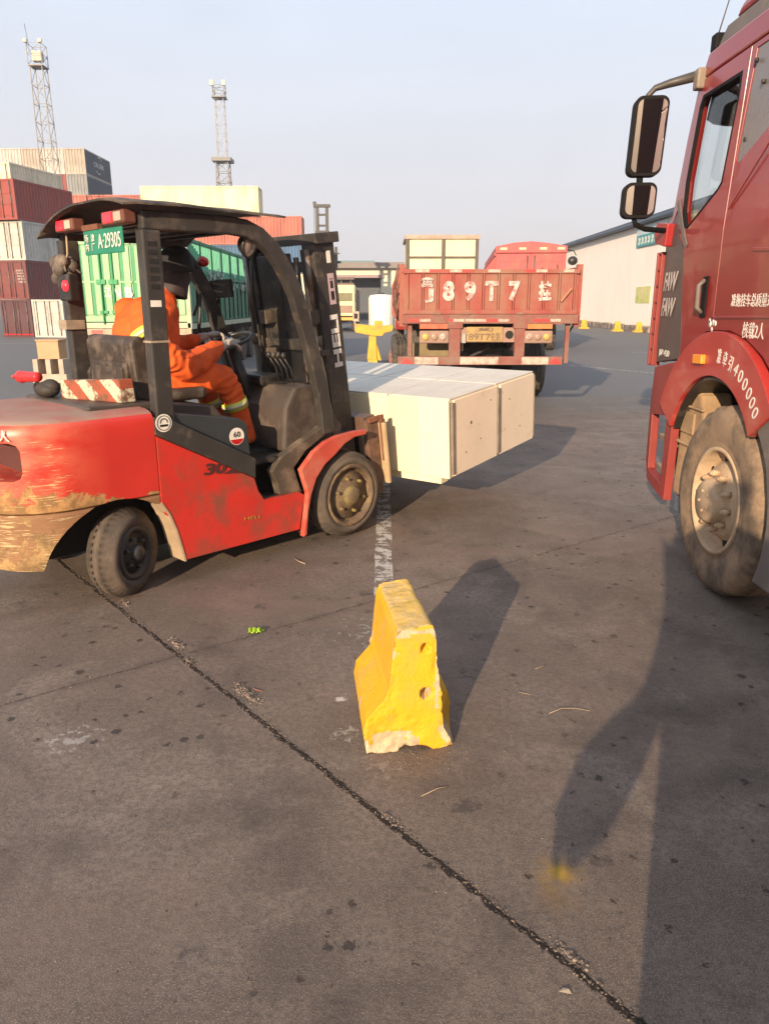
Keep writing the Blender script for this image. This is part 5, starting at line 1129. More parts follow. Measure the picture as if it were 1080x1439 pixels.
def truck_wheel(parent, c, axis, Rr=.56, nm='front_wheel', tm=None, rm=None, n=96):
    ax = Vector(axis).normalized(); c = Vector(c); q = Rr * .545; tm = tm or TTYR; rm = rm or TRIM
    prof = [(q, -.01), (q + .02, .004), (q + .03, -.004), (q + .05, .004), (Rr - .10, .012), (Rr - .05, .004), (Rr - .03, -.012), (Rr - .006, -.03), (Rr, -.05), (Rr, -.11), (Rr - .015, -.115), (Rr - .015, -.125), (Rr, -.13), (Rr, -.17), (Rr - .015, -.175), (Rr - .015, -.185), (Rr, -.19), (Rr, -.24), (Rr - .02, -.27), (q, -.28)]
    def mod(i, j, r, x):
        if j in (7, 8, 17) and (i // 2) % 2: r -= .012
        return r, x
    w_ = MB().lathe(prof, c, ax, n, mod=mod).build(nm, tm, parent)
    MB().lathe([(q + .012, -.02), (q + .014, .006), (q - .008, .008), (q - .014, -.01), (q - .03, -.07), (q - .05, -.085), (q * .78, -.07), (q * .70, -.03), (q * .62, -.02), (q * .46, -.018), (q * .44, .0), (q * .42, .045), (q * .36, .06), (0, .062)], c, ax, 56).build('rim', rm, w_)
    a = ax.orthogonal().normalized(); b_ = ax.cross(a); nb = MB()
    for k in range(10):
        th = 2 * math.pi * k / 10; p = c + (a * math.cos(th) + b_ * math.sin(th)) * q * .54 - ax * .02; nb.cyl(p, p + ax * .045, .020, .018, 6); nb.cyl(p + ax * .04, p + ax * .055, .012, .011, 8)
    for k in range(5):
        th = 2 * math.pi * k / 5 + .3; p = c + (a * math.cos(th) + b_ * math.sin(th)) * q * .2 + ax * .06; nb.cyl(p, p + ax * .012, .010, .009, 6)
    nb.build('wheel_nuts', rm, w_)
    hb = MB()
    for k in range(8):
        th = 2 * math.pi * k / 8 + .2; p = c + (a * math.cos(th) + b_ * math.sin(th)) * q * .80 - ax * .066; hb.ell(p, (.004, .026, .036), 12, 8, rot=Matrix((ax, a * -math.sin(th) + b_ * math.cos(th), a * math.cos(th) + b_ * math.sin(th))).transposed())
    hb.build('hand_holes', DRK, w_); return w_
truck_wheel(T, (-.005, 0, .562), (-1, 0, .0)); truck_wheel(T, (CW + .005, 0, .562), (1, 0, 0))
for y in (-3.3, -4.65):
    for s in (0, 1): truck_wheel(T, (.02 if s == 0 else CW - .02, y, .56), (-1 if s == 0 else 1, 0, 0), .56, 'rear_wheel', None, None, 48)
b = MB(); b.box(.15, .62, -1.9, -1.2, .45, 1.0); b.build('fuel_tank', STEEL, T, .05, 3)

t = thing('box_trailer', 'dark brown box trailer behind the red tractor, seen only in its mirrors', 'trailer', (1.90, 2.3, 0))
b = MB(); b.box(-.01, .0, -11.4, -.1, 1.25, 1.4); b.box(-.01, .0, -11.4, -.1, 3.8, 3.95); b.box(.0, 2.5, -11.5, -.02, 1.2, 3.98); b.build('body', mat('trailer_brown', (.09, .06, .05), .6, 0, .2, 1), t, normals=False)
b = MB(); b.box(.6, 1.9, -11, -.1, .85, 1.2); b.build('chassis', DRK, t)
for y in (-7.5, -8.9, -10.3):
    for s in (0, 1): truck_wheel(t, (.02 if s == 0 else 2.46, y, .53), (-1 if s == 0 else 1, 0, 0), .53, 'wheel', None, None, 40)

# ================================================================== YELLOW CONCRETE BLOCK
def conc_mats():
    m3 = mat('muted_yellow', (.62, .40, .09), .85, 0, .15, 12, (.50, .36, .18), .45, 14, .4, 60)
    m1 = mat('yellow_concrete', (.66, .365, .008), .7, 0, .10, 9, (.50, .31, .05), .40, 7, .4, 70)
    m2 = mat('chipped_concrete', (.56, .43, .28), .9, 0, .25, 14, (.36, .26, .17), .4, 12, .6, 60)
    return m1, m2, m3
sec = [(-.070, .52), (-.078, .46), (-.090, .36), (-.098, .27), (-.110, .215), (-.165, .155), (-.178, .11), (-.175, .0)]   # half section, top to foot
front = Vector((.115, 2.53, 0)); dirv = Vector((-.15, .985, 0)).normalized(); rt = Vector((dirv.y, -dirv.x, 0))
def sect(t):  # t 0 front .. 1 rear; returns closed profile
    p = [(x - (.012 * (1 - t) if z > .4 else 0), z) for x, z in sec]; q = [(-x * (1.0 if z > .2 else .86), z) for x, z in sec[::-1]]
    return p[::-1] + p[:0] + [] , q
def dens(poly, st):
    o = []
    for i in range(len(poly)):
        a, b_ = poly[i], poly[(i + 1) % len(poly)]; n = max(1, int(math.dist(a, b_) / st))
        for k in range(n): o.append((a[0] + (b_[0] - a[0]) * k / n, a[1] + (b_[1] - a[1]) * k / n))
    return o
foot = [(-.175, 0), (-.12, .0), (-.06, .0), (-.035, .016), (.02, .026), (.06, .018), (.085, 0), (.15, 0)]
prof = [(-.185, 0), (-.200, .09), (-.188, .150), (-.118, .225), (-.098, .27), (-.088, .38), (-.078, .475), (-.066, .508), (-.05, .515), (.05, .53), (.066, .525), (.078, .49), (.088, .38), (.098, .27), (.115, .22), (.172, .15), (.185, .10), (.18, 0), (.085, 0), (.06, .018), (.02, .026), (-.035, .016), (-.06, 0)]
pd = dens(prof, .007); NL = 72; LN = .50
jb = MB(); rings = []
for i in range(NL + 1):
    t = i / NL; yy = t * LN; ring = []
    for (x, z) in pd:
        lean = (.012 + .05 * (z / .5)) * 0
        tap = 1.0 if z > .24 else ((1 - .10 * t) if x < 0 else (1 - .36 * max(0, 1 - t / .35) * min(1, (.24 - z) / .08) * min(1, z / .12 + .25))); ring.append((x * tap, yy, z if z < .03 and t > .25 and False else z))
    rings.append(ring)
nP = len(pd)
for ring in rings: jb.v += ring
for i in range(NL):
    for j in range(nP): jb.f.append([i * nP + j, i * nP + (j + 1) % nP, (i + 1) * nP + (j + 1) % nP, (i + 1) * nP + j]); jb.m.append(0); jb.s.append(True)
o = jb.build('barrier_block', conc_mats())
bm = bmesh.new(); bm.from_mesh(o.data)
for side_y in (0, LN):   # caps as fine grids: cut the n-gon into strips
    es = [e_ for e_ in bm.edges if e_.is_boundary and abs(e_.verts[0].co.y - side_y) < 1e-6 and abs(e_.verts[1].co.y - side_y) < 1e-6]
    r_ = bmesh.ops.contextual_create(bm, geom=es)
    fcs = r_['faces']
    for k in range(1, 80):
        z = k * .0066; geom = [g_ for g_ in bm.faces if abs(g_.calc_center_median().y - side_y) < 1e-6 and abs(abs(g_.normal.y) - 1) < .01]
        vs_ = list({v for f in geom for v in f.verts}); ed = list({e_ for f in geom for e_ in f.edges}); bmesh.ops.bisect_plane(bm, geom=vs_ + ed + geom, plane_co=(0, 0, z + .0003), plane_no=(0, 0, 1))
    for k in range(-27, 24):
        x = k * .0066; geom = [g_ for g_ in bm.faces if abs(g_.calc_center_median().y - side_y) < 1e-6 and abs(abs(g_.normal.y) - 1) < .01]
        vs_ = list({v for f in geom for v in f.verts}); ed = list({e_ for f in geom for e_ in f.edges}); bmesh.ops.bisect_plane(bm, geom=vs_ + ed + geom, plane_co=(x + .0007, 0, 0), plane_no=(1, 0, 0))
bmesh.ops.recalc_face_normals(bm, faces=bm.faces)
bm.normal_update()
def edge_d(p):   # distance-like measure to the block's long and vertical front edges
    de = p.y
    top = min(abs(p.z - .52), 1); sx = min(abs(abs(p.x) - (.09 if p.z > .2 else .16)), 1)
    return de, top, sx
off = {}
for v in bm.verts:
    p = v.co; n1 = noise.noise(p * 14) ; n2 = noise.noise(p * 45); n3 = noise.fractal(p * 7 + Vector((3, 1, 2)), .8, 2.2, 5)
    d = .0009 * n2 + .0012 * n1
    ef = max(0, 1 - p.y / .045); lowf = max(0, 1 - p.z / .10); right = max(0, (p.x - .03) / .06) if p.z > .2 else .6
    if p.y < .05: d -= (.016 * max(0, 1 - abs(abs(p.x) - .085) / .022) if p.z > .2 else .012) * ef * max(0, n3 + .25) * (.35 + right) 
    d -= .026 * lowf * max(0, n3 + .05)
    if p.z > .49: d -= .010 * max(0, n3) 
    for hx, hz, hr in ((.040, .435, .018), (.045, .245, .022)):
        if p.y < .001 + 1e-4:
            dd = math.hypot(p.x - hx, p.z - hz) / hr
            if dd < 1.35: d -= .075 * max(0, min(1, (1.05 - dd) * 6))
    off[v] = v.normal * d
for v, q in off.items():
    v.co += q
    if v.co.z < 0: v.co.z = 0
for f in bm.faces:
    c = f.calc_center_median(); n3 = noise.fractal(c * 9 + Vector((3, 1, 2)), .9, 2.2, 6); n4 = noise.fractal(c * 30, .9, 2.2, 4)
    e1 = max(0, 1 - c.y / .03) * max(0, 1 - abs(abs(c.x) - .088) / .02) * (1.0 if c.x > 0 else .35) if c.z > .18 else 0
    e2 = max(0, 1 - c.z / .13) * (1.0 if c.x < .02 or c.y > .03 else .45)
    e3 = max(0, 1 - abs(c.z - .50) / .03) * max(0, 1 - c.y / .05)
    e4 = max(0, 1 - abs(c.z - .505) / .012) * .35
    e5 = max(0, 1 - math.hypot(c.x - .13, (c.z - .09) * .8) / .055) if c.y < .05 else 0
    hole = max((1 if math.hypot(c.x - hx, c.z - hz) < hr and c.y < .08 else 0) for hx, hz, hr in ((.045, .245, .024), (.040, .435, .012)))
    s_ = 1.1 * e1 + 1.15 * e2 + 1.0 * e3 + e4 + .9 * e5 + hole
    f.material_index = 1 if s_ + .55 * n3 + .3 * n4 > .62 else 0
    if abs(c.x + .0) > .09 and c.x < 0 and n3 > .62: f.material_index = 1
    if f.material_index == 0 and f.normal.z > .8 and c.z > .4: f.material_index = 2  # duller yellow on the upward faces of the top
    f.smooth = True
bm.to_mesh(o.data); bm.free()
o.location = front; o.rotation_euler = (0, 0, math.atan2(-rt.x * 0 + -dirv.x, dirv.y))
tag(o, 'chipped yellow concrete block with two holes in its end, standing alone in the foreground', 'concrete block')
# ================================================================== RED DROPSIDE TRUCK STRAIGHT AHEAD
BR = mat('bed_red', (.30, .060, .045), .65, 0, .18, 2, (.28, .14, .10), .46, 3, dstretch=(1, 1, .4))
BR2 = mat('frame_red', (.24, .075, .06), .7, 0, .2, 4, (.22, .14, .11), .45, 5)
PINKW = mat('reflect_white', (.50, .40, .34), .6, 0, .25, 14, (.30, .17, .13), .42, 14); REDS = mat('reflect_red', (.55, .05, .05), .4, 0, .15, 20)
DUL = mat('dull_lens', (.34, .22, .16), .4, 0, .2, 20); DULY = mat('dull_yellow_lens', (.50, .36, .10), .4)
BX, BY = 1.56, 11.3
B = thing('dropside_truck', 'dusty red dropside truck with white numbers 89T7 on its tailgate, seen from behind', 'truck', (BX, BY, 0))
W2 = 1.28
b = MB(); x0 = -W2 + .06; k = 11; pw = (2 * W2 - .12) / k
b.box(-W2, W2, .03, .05, 1.56, 2.16)
for i in range(k + 1): x = x0 + i * pw; b.box(x - .012, x + .012, -.004, .03, 1.60, 2.11)
for i in range(k): x = x0 + i * pw; b.box(x + .02, x + pw - .02, .012 if i % 2 else .004, .03, 1.60, 2.11)
b.box(-W2, W2, -.02, .04, 2.11, 2.17); b.box(-W2, W2, -.012, .04, 1.54, 1.60); tg = b.build('tailgate', BR, B, .003)
for (px, s_, w_, h_, z) in ((600, '冀', .17, .14, 1.985), (603, 'J', .13, .20, 1.80), (630, '8', .17, .28, 1.865), (660, '9', .17, .28, 1.865), (690, 'T', .19, .28, 1.865), (722, '7', .17, .28, 1.865), (765, '挂', .19, .28, 1.865)):
    text('lettering', s_, WORNW, tg, (.29 + (px - 568) * .01045 - BX, -.006, z), (1, 0, 0), (0, 0, 1), w_, h_, off=.0, bold=.05)
def strips(par, z0, z1, y, segs):
    for xa, xb, w_ in segs: MB().box(xa - BX, xb - BX, y - .006, y, z0, z1).build('reflective_strip', PINKW if w_ else REDS, par)
strips(tg, 2.125, 2.165, -.021, [(.45, .65, 1), (.65, .78, 0), (.95, 1.12, 1), (1.12, 1.25, 0), (1.5, 1.68, 1), (2.05, 2.2, 0), (2.2, 2.36, 1), (2.6, 2.75, 1)])
b = MB(); b.box(-W2 - .02, W2 + .02, -.01, .08, 1.40, 1.535); bm_ = b.build('rear_beam', BR2, B, .008)
strips(bm_, 1.43, 1.47, -.011, [(.35, .52, 0), (.52, .68, 1), (.95, 1.02, 0), (1.02, 1.18, 1), (1.2, 1.5, 1), (1.5, 1.68, 0), (1.68, 1.84, 1), (2.2, 2.45, 0), (2.45, 2.6, 1)])
for x in (.78, 1.20, 2.0): b = MB(); b.box(x - BX - .06, x - BX + .06, -.03, .0, 1.53, 1.565); b.build('hinge', BR2, B, .006)
b = MB(); b.bar((2.58 - BX, -.03, 1.72), (2.72 - BX, -.04, 1.90), .03, .03); b.build('latch_handle', mat('latch', (.45, .16, .09), .6), B)
for xa, xb in ((.96, 1.13), (1.94, 2.09)): b = MB(); b.box(xa - BX, xb - BX, .0, .09, .86, 1.45); b.box(xa - BX - .03, xb - BX + .03, -.015, .1, 1.33, 1.46); b.build('frame_upright', BR2, B, .008)
b = MB(); b.box(1.13 - BX, 1.94 - BX, .04, .09, 1.13, 1.345); b.build('plate_beam', mat('beam_tan', (.33, .20, .16), .7, 0, .2, 6), B, .005)
pl = MB().box(1.22 - BX, 1.76 - BX, .02, .038, 1.14, 1.355).build('number_plate', mat('plate_yellow', (.40, .27, .10), .6, 0, .3, 9, (.28, .17, .09), .45, 9), B, .004)
text('lettering', '冀J', mat('plate_ink', (.16, .10, .06), .6), pl, (1.50 - BX, .019, 1.315), (1, 0, 0), (0, 0, 1), .22, .055, off=.001, bold=.01)
text('lettering', '89T7挂', mat('plate_ink', (.16, .10, .06)), pl, (1.49 - BX, .019, 1.215), (1, 0, 0), (0, 0, 1), .48, .12, off=.001, bold=.01)
b = MB(); disc(b, (1.86 - BX, .039, 1.24), (0, -1, 0), .06, .004); b.build('beam_hole', DRK, B)
b = MB(); b.box(1.13 - BX + .02, 1.22 - BX - .01, -.01, .035, 1.12, 1.26); b.build('junction_box', mat('grey_box', (.35, .32, .3), .6), B, .006)
for s, xa in ((0, .52), (1, 2.06)):
    b = MB(); b.box(xa - BX, xa + .44 - BX, .0, .10, 1.115, 1.30); lb = b.build('lamp_cluster', mat('lamp_tan', (.30, .19, .15), .7), B, .02)
    for i in range(3):
        x = xa + .09 + i * .13 - BX; b = MB(); b.lathe([(.052, 0), (.050, .012), (.03, .02), (0, .022)], (x, 0, 1.21), (0, -1, 0), 22); b.build('round_lens', (DULY, DUL, PINKW)[i] if s == 0 else (PINKW, DUL, DULY)[i], lb)
    b = MB(); b.box(xa - BX, xa + .43 - BX, .0, .04, 1.325, 1.40); b.build('marker_strip', mat('marker_amber', (.58, .20, .06), .5, 0, .3, 12) if s else mat('marker_mix', (.52, .12, .06), .5, 0, .4, 9), B, .005)
bp = MB().box(.20 - BX, 2.66 - BX, -.02, .06, .80, .925).build('underrun_bar', BR2, B, .008)
strips(bp, .81, .915, -.021, [(.45, .8, 1), (1.13, 1.70, 1), (2.05, 2.45, 1)])
for x in (.33, 2.55): b = MB(); b.plate([(x - .10 - BX, .82), (x + .10 - BX, .82), (x - BX, .915)], [], ID, -.030, -.0275); b.build('warning_triangle', REDS, bp)
for x in (1.04, 2.01): b = MB(); b.box(x - .04 - BX, x + .04 - BX, .02, .07, .9, 1.0); b.build('bar_bracket', BR2, B)
# bed, sides, chassis
b = MB(); b.box(-W2, W2, .06, 12.2, 1.44, 1.55); b.build('bed_floor', BR2, B)
for s in (-1, 1):
    b = MB(); xx = s * W2; b.corr((xx, .1 if s > 0 else 12.1, 1.58), (0, s, 0), (0, 0, 1), (s, 0, 0), 12.0, .55, .42, .05); b.box(xx - .03, xx + .03, .05, 12.2, 2.13, 2.20); b.box(xx - .03, xx + .03, .05, 12.2, 1.50, 1.58)
    for k in range(7): y = .06 + k * 2.0; b.box(xx - .04 + s * .02, xx + .04 + s * .02, y, y + .10, 1.36, 2.24)
    sd_ = b.build('side_board', BR, B, normals=False)
    b = MB(); random.seed(11 + s)
    for k in range(26):
        y = random.uniform(.2, 6); z = random.uniform(1.7, 2.35); b.tube([(xx + s * .05, y, z), (xx + s * .09, y + .1, z - random.uniform(.1, .4)), (xx + s * .06, y + random.uniform(.1, .5), z - random.uniform(.2, .5))], .016, 5)
    b.build('lashing', mat('lashing', (.22, .10, .08), .9, 0, .5, 10), B)
    b = MB(); b.box(xx - s * .10 - .03, xx - s * .10 + .03, .1, .16, .82, 1.45); b.build('side_post', BR2, B)
b = MB(); b.box(-.5, -.38, .1, 13.5, 1.0, 1.42); b.box(.38, .5, .1, 13.5, 1.0, 1.42); b.box(-.38, .38, 2.9, 3.05, .45, .6); b.build('chassis', mat('chassis_brown', (.07, .045, .04), .8), B)
b = MB(); b.box(-1.12, -.42, .45, .55, .86, 1.10); b.build('spare_carrier', mat('olive_board', (.22, .17, .09), .8, 0, .2, 5), B, .01)
b = MB(); b.lathe([(.22, 0), (.25, .03), (.44, .03), (.48, 0), (.48, .20), (.44, .24), (.25, .24)], (.1, 1.3, .86), (0, 0, 1), 32, closed=True); b.build('spare_tyre', RUB, B)
b = MB(); b.bar((-.3, .5, .86), (.1, .7, 1.02), .03, .03); b.build('brace', STEEL, B)
for y in (3.0, 4.35, 5.7):
    for s in (-1, 1):
        truck_wheel(B, (s * (W2 + .12), y, .52), (s, 0, 0), .52, 'wheel', RUB, BR2, 40); b = MB(); b.cyl((s * (W2 - .17), y, .52), (s * (W2 - .43), y, .52), .52, n=32); b.build('inner_tyre', RUB, B, .03)
    b = MB(); b.cyl((-.8, y, .52), (.8, y, .52), .08, n=10); b.build('axle', DRK, B)
for s in (-1, 1): b = MB(); b.box(s * .95 - .22, s * .95 + .22, 2.2, 2.22, .50, 1.35); b.build('mud_flap', BLK, B)
b = MB(); b.box(-1.22, 1.22, 12.6, 14.6, .9, 2.15); b.box(-1.18, 1.18, 12.7, 14.5, 2.15, 2.2); b.build('cab', TRED, B, .06)
for s in (-1, 1): truck_wheel(B, (s * 1.2, 13.6, .52), (s, 0, 0), .52, 'wheel', RUB, BR2, 40)
# load of the truck
t = thing('framed_crate', 'cream crate bound with dark battens standing in the bed of the red dropside truck', 'crate', (1.03, 14.0, 1.555))
CRW = mat('cream_tarp', (.66, .66, .42), .7, 0, .07, 2); b = MB(); b.box(-.63, .63, 0, 1.5, 0, 1.27)
for k in range(1, 10): b.box(-.632, .632, -.003, .0, k * .127, k * .127 + .008)
b.build('case', CRW, t, .004)
b = MB()
for x in (-.62, .02, .62): b.box(x - .03, x + .03, -.03, -.003, 0, 1.28)
for z in (.30, .93): b.box(-.59, .59, -.022, -.004, z - .015, z + .02)
b.build('batten', mat('dark_batten', (.12, .10, .09), .8), t)
b = MB(); b.box(-.67, .67, -.04, .02, 1.24, 1.31); b.box(-.67, -.62, .02, 1.5, 1.25, 1.30); b.box(.62, .67, .02, 1.5, 1.25, 1.30); b.build('top_frame', mat('frame_wood', (.42, .32, .26), .8, 0, .3, 8), t, .004)
t = thing('white_sack', 'bulging white sack beside the cream crate at the left side of the truck bed', 'sack', (.33, 13.9, 1.55)); b = MB(); b.ell((0, 0, .38), (.12, .3, .38), 20, 14); o = b.build('bag', mat('white_sack', (.72, .70, .66), .8, 0, .1, 5, None, bump=.5, bscale=12), t)
for v in o.data.vertices: v.co += v.co.normalized() * .03 * noise.noise(v.co * 6)
# covered red truck beyond
t = thing('covered_truck', 'pinkish red covered truck with a bulging roof, behind the dropside truck', 'truck', (5.06, 27, 0), R(-5.5))
PR = mat('faded_truck_red', (.46, .085, .085), .6, 0, .12, 1.5, (.42, .15, .12), .4, 2)
b = MB(); b.box(-1.2, 1.2, .03, 11, 1.0, 3.42); b.build('body', PR, t)
b = MB(); pr_ = [(-1.22, 3.38), (1.22, 3.38), (1.22, 3.60), (.6, 3.70), (0, 3.76), (-.6, 3.72), (-1.22, 3.60)]; b.plate(pr_, [], ID, -.05, 11.02); b.build('roof_cover', PR, t, .02)
for s in (-1, 1):
    b = MB(); xa, xb = (-1.19, -.01) if s < 0 else (.01, 1.19); b.box(xa, xb, -.01, .03, 1.1, 3.36)
    for k in range(2): u = xa + .08 + k * .55; b.box(u, u + .03, -.025, -.01, 1.15, 3.3); b.box(u + .4, u + .42, -.025, -.01, 1.15, 3.3)
    b.box(xa + .06, xb - .06, -.024, -.01, 3.10, 3.13); b.box(xa + .06, xb - .06, -.024, -.01, 2.2, 2.24); b.build('rear_door', PR, t)
    MB().cyl((s * .12, -.04, 1.1), (s * .12, -.04, 3.3), .02, n=8).build('lock_rod', STEEL, t)
for x in (-.95, -.3, .4, 1.0): MB().box(x - .12, x + .12, -.07, -.05, 3.48, 3.56).build('marker_lamp', mat('peach_lens', (.75, .5, .32), .5), t)
b = MB()
for k in range(22): b.box(-1.24, -1.2, .3 + k * .5, .42 + k * .5, 1.1, 3.34)
b.box(-1.25, -1.2, 0, 11, 3.3, 3.4); b.build('side_ribs', PR, t)
for y in (2, 3.4, 9.5):
    for s in (-1, 1): b = MB(); b.cyl((s * .9, y, .52), (s * 1.2, y, .52), .52, n=28); b.build('wheel', RUB, t, .03)
b = MB(); b.box(-.5, .5, 0, 11, .7, 1.0); b.build('chassis', DRK, t)
b = MB(); b.tube([(1.22, .3, 3.5), (1.45, .1, 3.45), (1.52, 0, 3.3)], .02, 6); b.ell((1.42, 0, 3.12), (.17, .12, .15), 12, 8); b.build('side_mirror', BLK, t)

# ================================================================== GREEN TRAILER
GP = mat('pale_green', (.26, .50, .27), .6, 0, .12, 1.5, (.36, .46, .30), .46, 2, dstretch=(1, 1, .5)); GD = mat('deep_green', (.03, .28, .11), .55, 0, .15, 3); GSH = mat('side_green', (.02, .19, .11), .6, 0, .2, 2); GFR = mat('grey_green', (.40, .46, .33), .7, 0, .15, 3)
G = thing('green_trailer', 'green high sided trailer with pale corrugated rear doors lettered 辽 N B, behind the forklift', 'trailer', (-5.5, 17, 0))
for s in (-1, 1):
    b = MB(); xa, xb = (-1.13, -.02) if s < 0 else (.02, 1.13); b.box(xa, xb, .02, .04, 1.32, 3.02)
    n = 5; pw = (xb - xa) / n
    for k in range(n): b.box(xa + k * pw + .045, xa + (k + 1) * pw - .035, -.012, .02, 1.45, 2.9)
    b.box(xa, xb, -.015, .03, 1.30, 1.42); b.box(xa, xb, -.015, .03, 2.92, 3.03); b.box(xa, xb, -.0151, .03, 2.13, 2.17)
    o = b.build('rear_door', GP, G, .006)
    b = MB()
    for k in range(n): b.box(xa + k * pw - .025, xa + k * pw + .04, -.003, .021, 1.44, 2.9)
    b.build('door_groove', GD, o)
    for x in (xa + .42, xb - .42): b = MB(); b.cyl((x, -.04, 1.25), (x, -.04, 3.0), .018, n=8); b.box(x - .1, x + .1, -.05, -.02, 2.10, 2.2); b.box(x - .08, x + .1, -.05, -.02, 1.48, 1.54); b.build('lock_rod', GD, o)
for x, s_ in ((-.56, '辽'), (-.36, 'N'), (-.10, 'B'), (.36, '3'),): 
    if s_ != '3': text('lettering', s_, WHITE, G, (x - .02, -.02, 1.98 - .05), (1, 0, 0), (0, 0, 1), .17 if s_ != '辽' else .15, .22, off=.002, bold=.03)
b = MB()
for x in (-1.17, 1.17): b.box(x - .05, x + .05, -.02, .08, 1.15, 3.1)
b.box(-1.2, 1.2, -.02, .08, 3.04, 3.14); b.box(-1.2, 1.2, -.02, .08, 1.16, 1.28); b.build('rear_frame', GFR, G, .008)
b = MB(); b.box(-1.2, 1.2, -.03, .06, 1.02, 1.15); bb = b.build('rear_beam', mat('peach_beam', (.50, .36, .26), .7, 0, .3, 6), G)
for x in (-.9, -.3, .2, .8): MB().box(x - .12, x + .12, -.04, -.028, 1.05, 1.12).build('reflective_strip', REDS, bb)
b = MB(); b.box(-1.05, 1.05, 0, .08, .50, .62); b.box(-.8, -.7, .02, .1, .6, 1.02); b.box(.7, .8, .02, .1, .6, 1.02); b.build('underrun_bar', mat('pink_bar', (.45, .22, .18), .7, 0, .3, 5), G)
for s in (-1, 1):
    xx = s * 1.17; b = MB(); b.box(xx - .03, xx + .03, .08, 12.8, 1.28, 2.12); b.corr((xx + s * .03, .1 if s > 0 else 12.8, 1.30), (0, s, 0), (0, 0, 1), (s, 0, 0), 12.7, .8, .6, .03)
    for k in range(12): y = .1 + k * 1.15; b.box(xx - .045, xx + .045, y, y + .07, 1.25, 3.10)
    for z in (2.12, 2.30, 3.02): b.box(xx - .035, xx + .035, .08, 12.85, z, z + .06)
    o = b.build('side_wall', GSH, G, normals=False)
    b = MB()
    for k in range(75): y = .2 + k * .168; b.box(xx - .02, xx + .02, y, y + .05, 2.36, 3.02)
    b.build('stake_rails', GD if s < 0 else mat('rail_green', (.10, .42, .26), .6), o)
    b = MB(); b.box(xx - .04, xx + .04, .08, 12.85, 1.14, 1.26); b.build('side_sill', GFR, G)
    random.seed(20 + s); b = MB()
    for k in range(40):
        y = random.uniform(.3, 12); z = random.uniform(2.1, 2.5); b.tube([(xx + s * .05, y, z), (xx + s * .08, y + .15, z - .12), (xx + s * .06, y + .4, z + random.uniform(-.1, .1))], .02, 5)
    b.build('lashing', mat('pale_rope', (.35, .42, .36), .9), G)
b = MB(); b.box(-1.1, 1.1, .1, 12.8, 1.18, 1.26); b.box(-.5, -.38, .1, 12.8, .8, 1.18); b.box(.38, .5, .1, 12.8, .8, 1.18); b.build('chassis', DRK, G)
b = MB(); b.box(-1.0, 1.0, .3, 12.5, 1.3, 2.7); b.build('load_cover', mat('teal_load', (.06, .22, .24), .8, 0, .3, 1.5), G, .1)
for y in (6.6, 8.0, 9.4):
    for s in (-1, 1): b = MB(); b.cyl((s * .85, y, .5), (s * 1.13, y, .5), .5, n=30); b.build('wheel', RUB, G, .03)
b = MB(); b.box(.85, 1.22, 2.7, 3.55, .34, .92); tb = b.build('tool_box', mat('grey_toolbox', (.42, .42, .40), .6), G, .015); MB().box(1.22, 1.23, 3.28, 3.38, .5, .75).build('box_latch', DRK, tb)
b = MB(); b.box(-.8, -.3, 2.2, 2.6, .1, .6); 
t = thing('wooden_box', 'tan wooden box on a pallet on the ground under the green trailer doors', 'box', (-6.85, 15.6, 0)); 
b = MB(); b.box(-.22, .22, -.2, .2, .60, .98); b.box(-.24, .24, -.22, .22, .955, .985); b.build('case', mat('tan_box', (.50, .30, .17), .8, 0, .15, 4), t, .006)
b = MB(); 
for x in (-.3, -.04, .22): b.box(x, x + .1, -.3, .3, .30, .60)
b.box(-.34, .36, -.3, .3, .12, .30); b.build('pallet', mat('pale_pallet', (.45, .36, .29), .8, 0, .2, 4), t, .006)
MB().box(-.30, .32, -.26, .26, 0, .12).build('skid', DRK, t)

# ================================================================== SMALL THINGS FURTHER BACK
t = thing('yellow_stand', 'yellow steel stand with a broad crossbeam on one post, left of the red dropside truck', 'stand', (-.345, 22, 0))
b = MB(); b.box(-.14, .14, -.16, .16, 0, .14); b.hexa([(-.16, -.1, .14), (.12, -.1, .14), (.12, .1, .14), (-.16, .1, .14), (-.09, -.08, .85), (.10, -.08, .85), (.10, .08, .85), (-.09, .08, .85)]); b.hexa([(.12, -.05, .10), (.26, -.05, .10), (.26, .05, .10), (.12, .05, .10), (.10, -.05, .55), (.13, -.05, .55), (.13, .05, .55), (.10, .05, .55)]); b.build('post', YEL, t, .01)
b = MB(); b.hexa([(-.50, -.12, .92), (.10, -.12, .84), (.62, -.12, .92), (.0, .12, .9), (-.50, -.12, 1.14), (.10, -.12, 1.10), (.68, -.12, 1.12), (.0, .12, 1.14)]) if False else b.plate([(-.50, .90), (.0, .80), (.28, .80), (.34, .88), (.58, .94), (.60, 1.10), (.30, 1.08), (.28, 1.22), (.06, 1.22), (.04, 1.08), (-.50, 1.14)], [], ID, -.14, .14); b.build('crossbeam', YEL, t, .012)
b = MB(); b.box(-.52, -.48, -.15, -.11, .95, 1.35); b.box(-.56, -.38, -.16, -.12, 1.20, 1.48); bx = b.build('white_sensor', PINKW, t, .008); MB().box(-.52, -.42, -.166, -.161, 1.28, 1.42).build('sensor_face', DRK, bx)
t = thing('water_tank', 'white ribbed plastic tank behind the yellow stand, left of the red dropside truck', 'tank', (-.22, 50, 0))
b = MB(); b.lathe([(0, 0), (.78, 0), (.82, .08), (.82, 1.95), (.70, 2.12), (0, 2.2)], (0, 0, .12), (0, 0, 1), 60, mod=lambda i, j, r, x: (r * (1 - .035 * ((i // 2) % 2)) if j in (2, 3) else r, x)); b.build('tank_body', mat('tank_white', (.74, .71, .67), .5, 0, .08, 3), t)
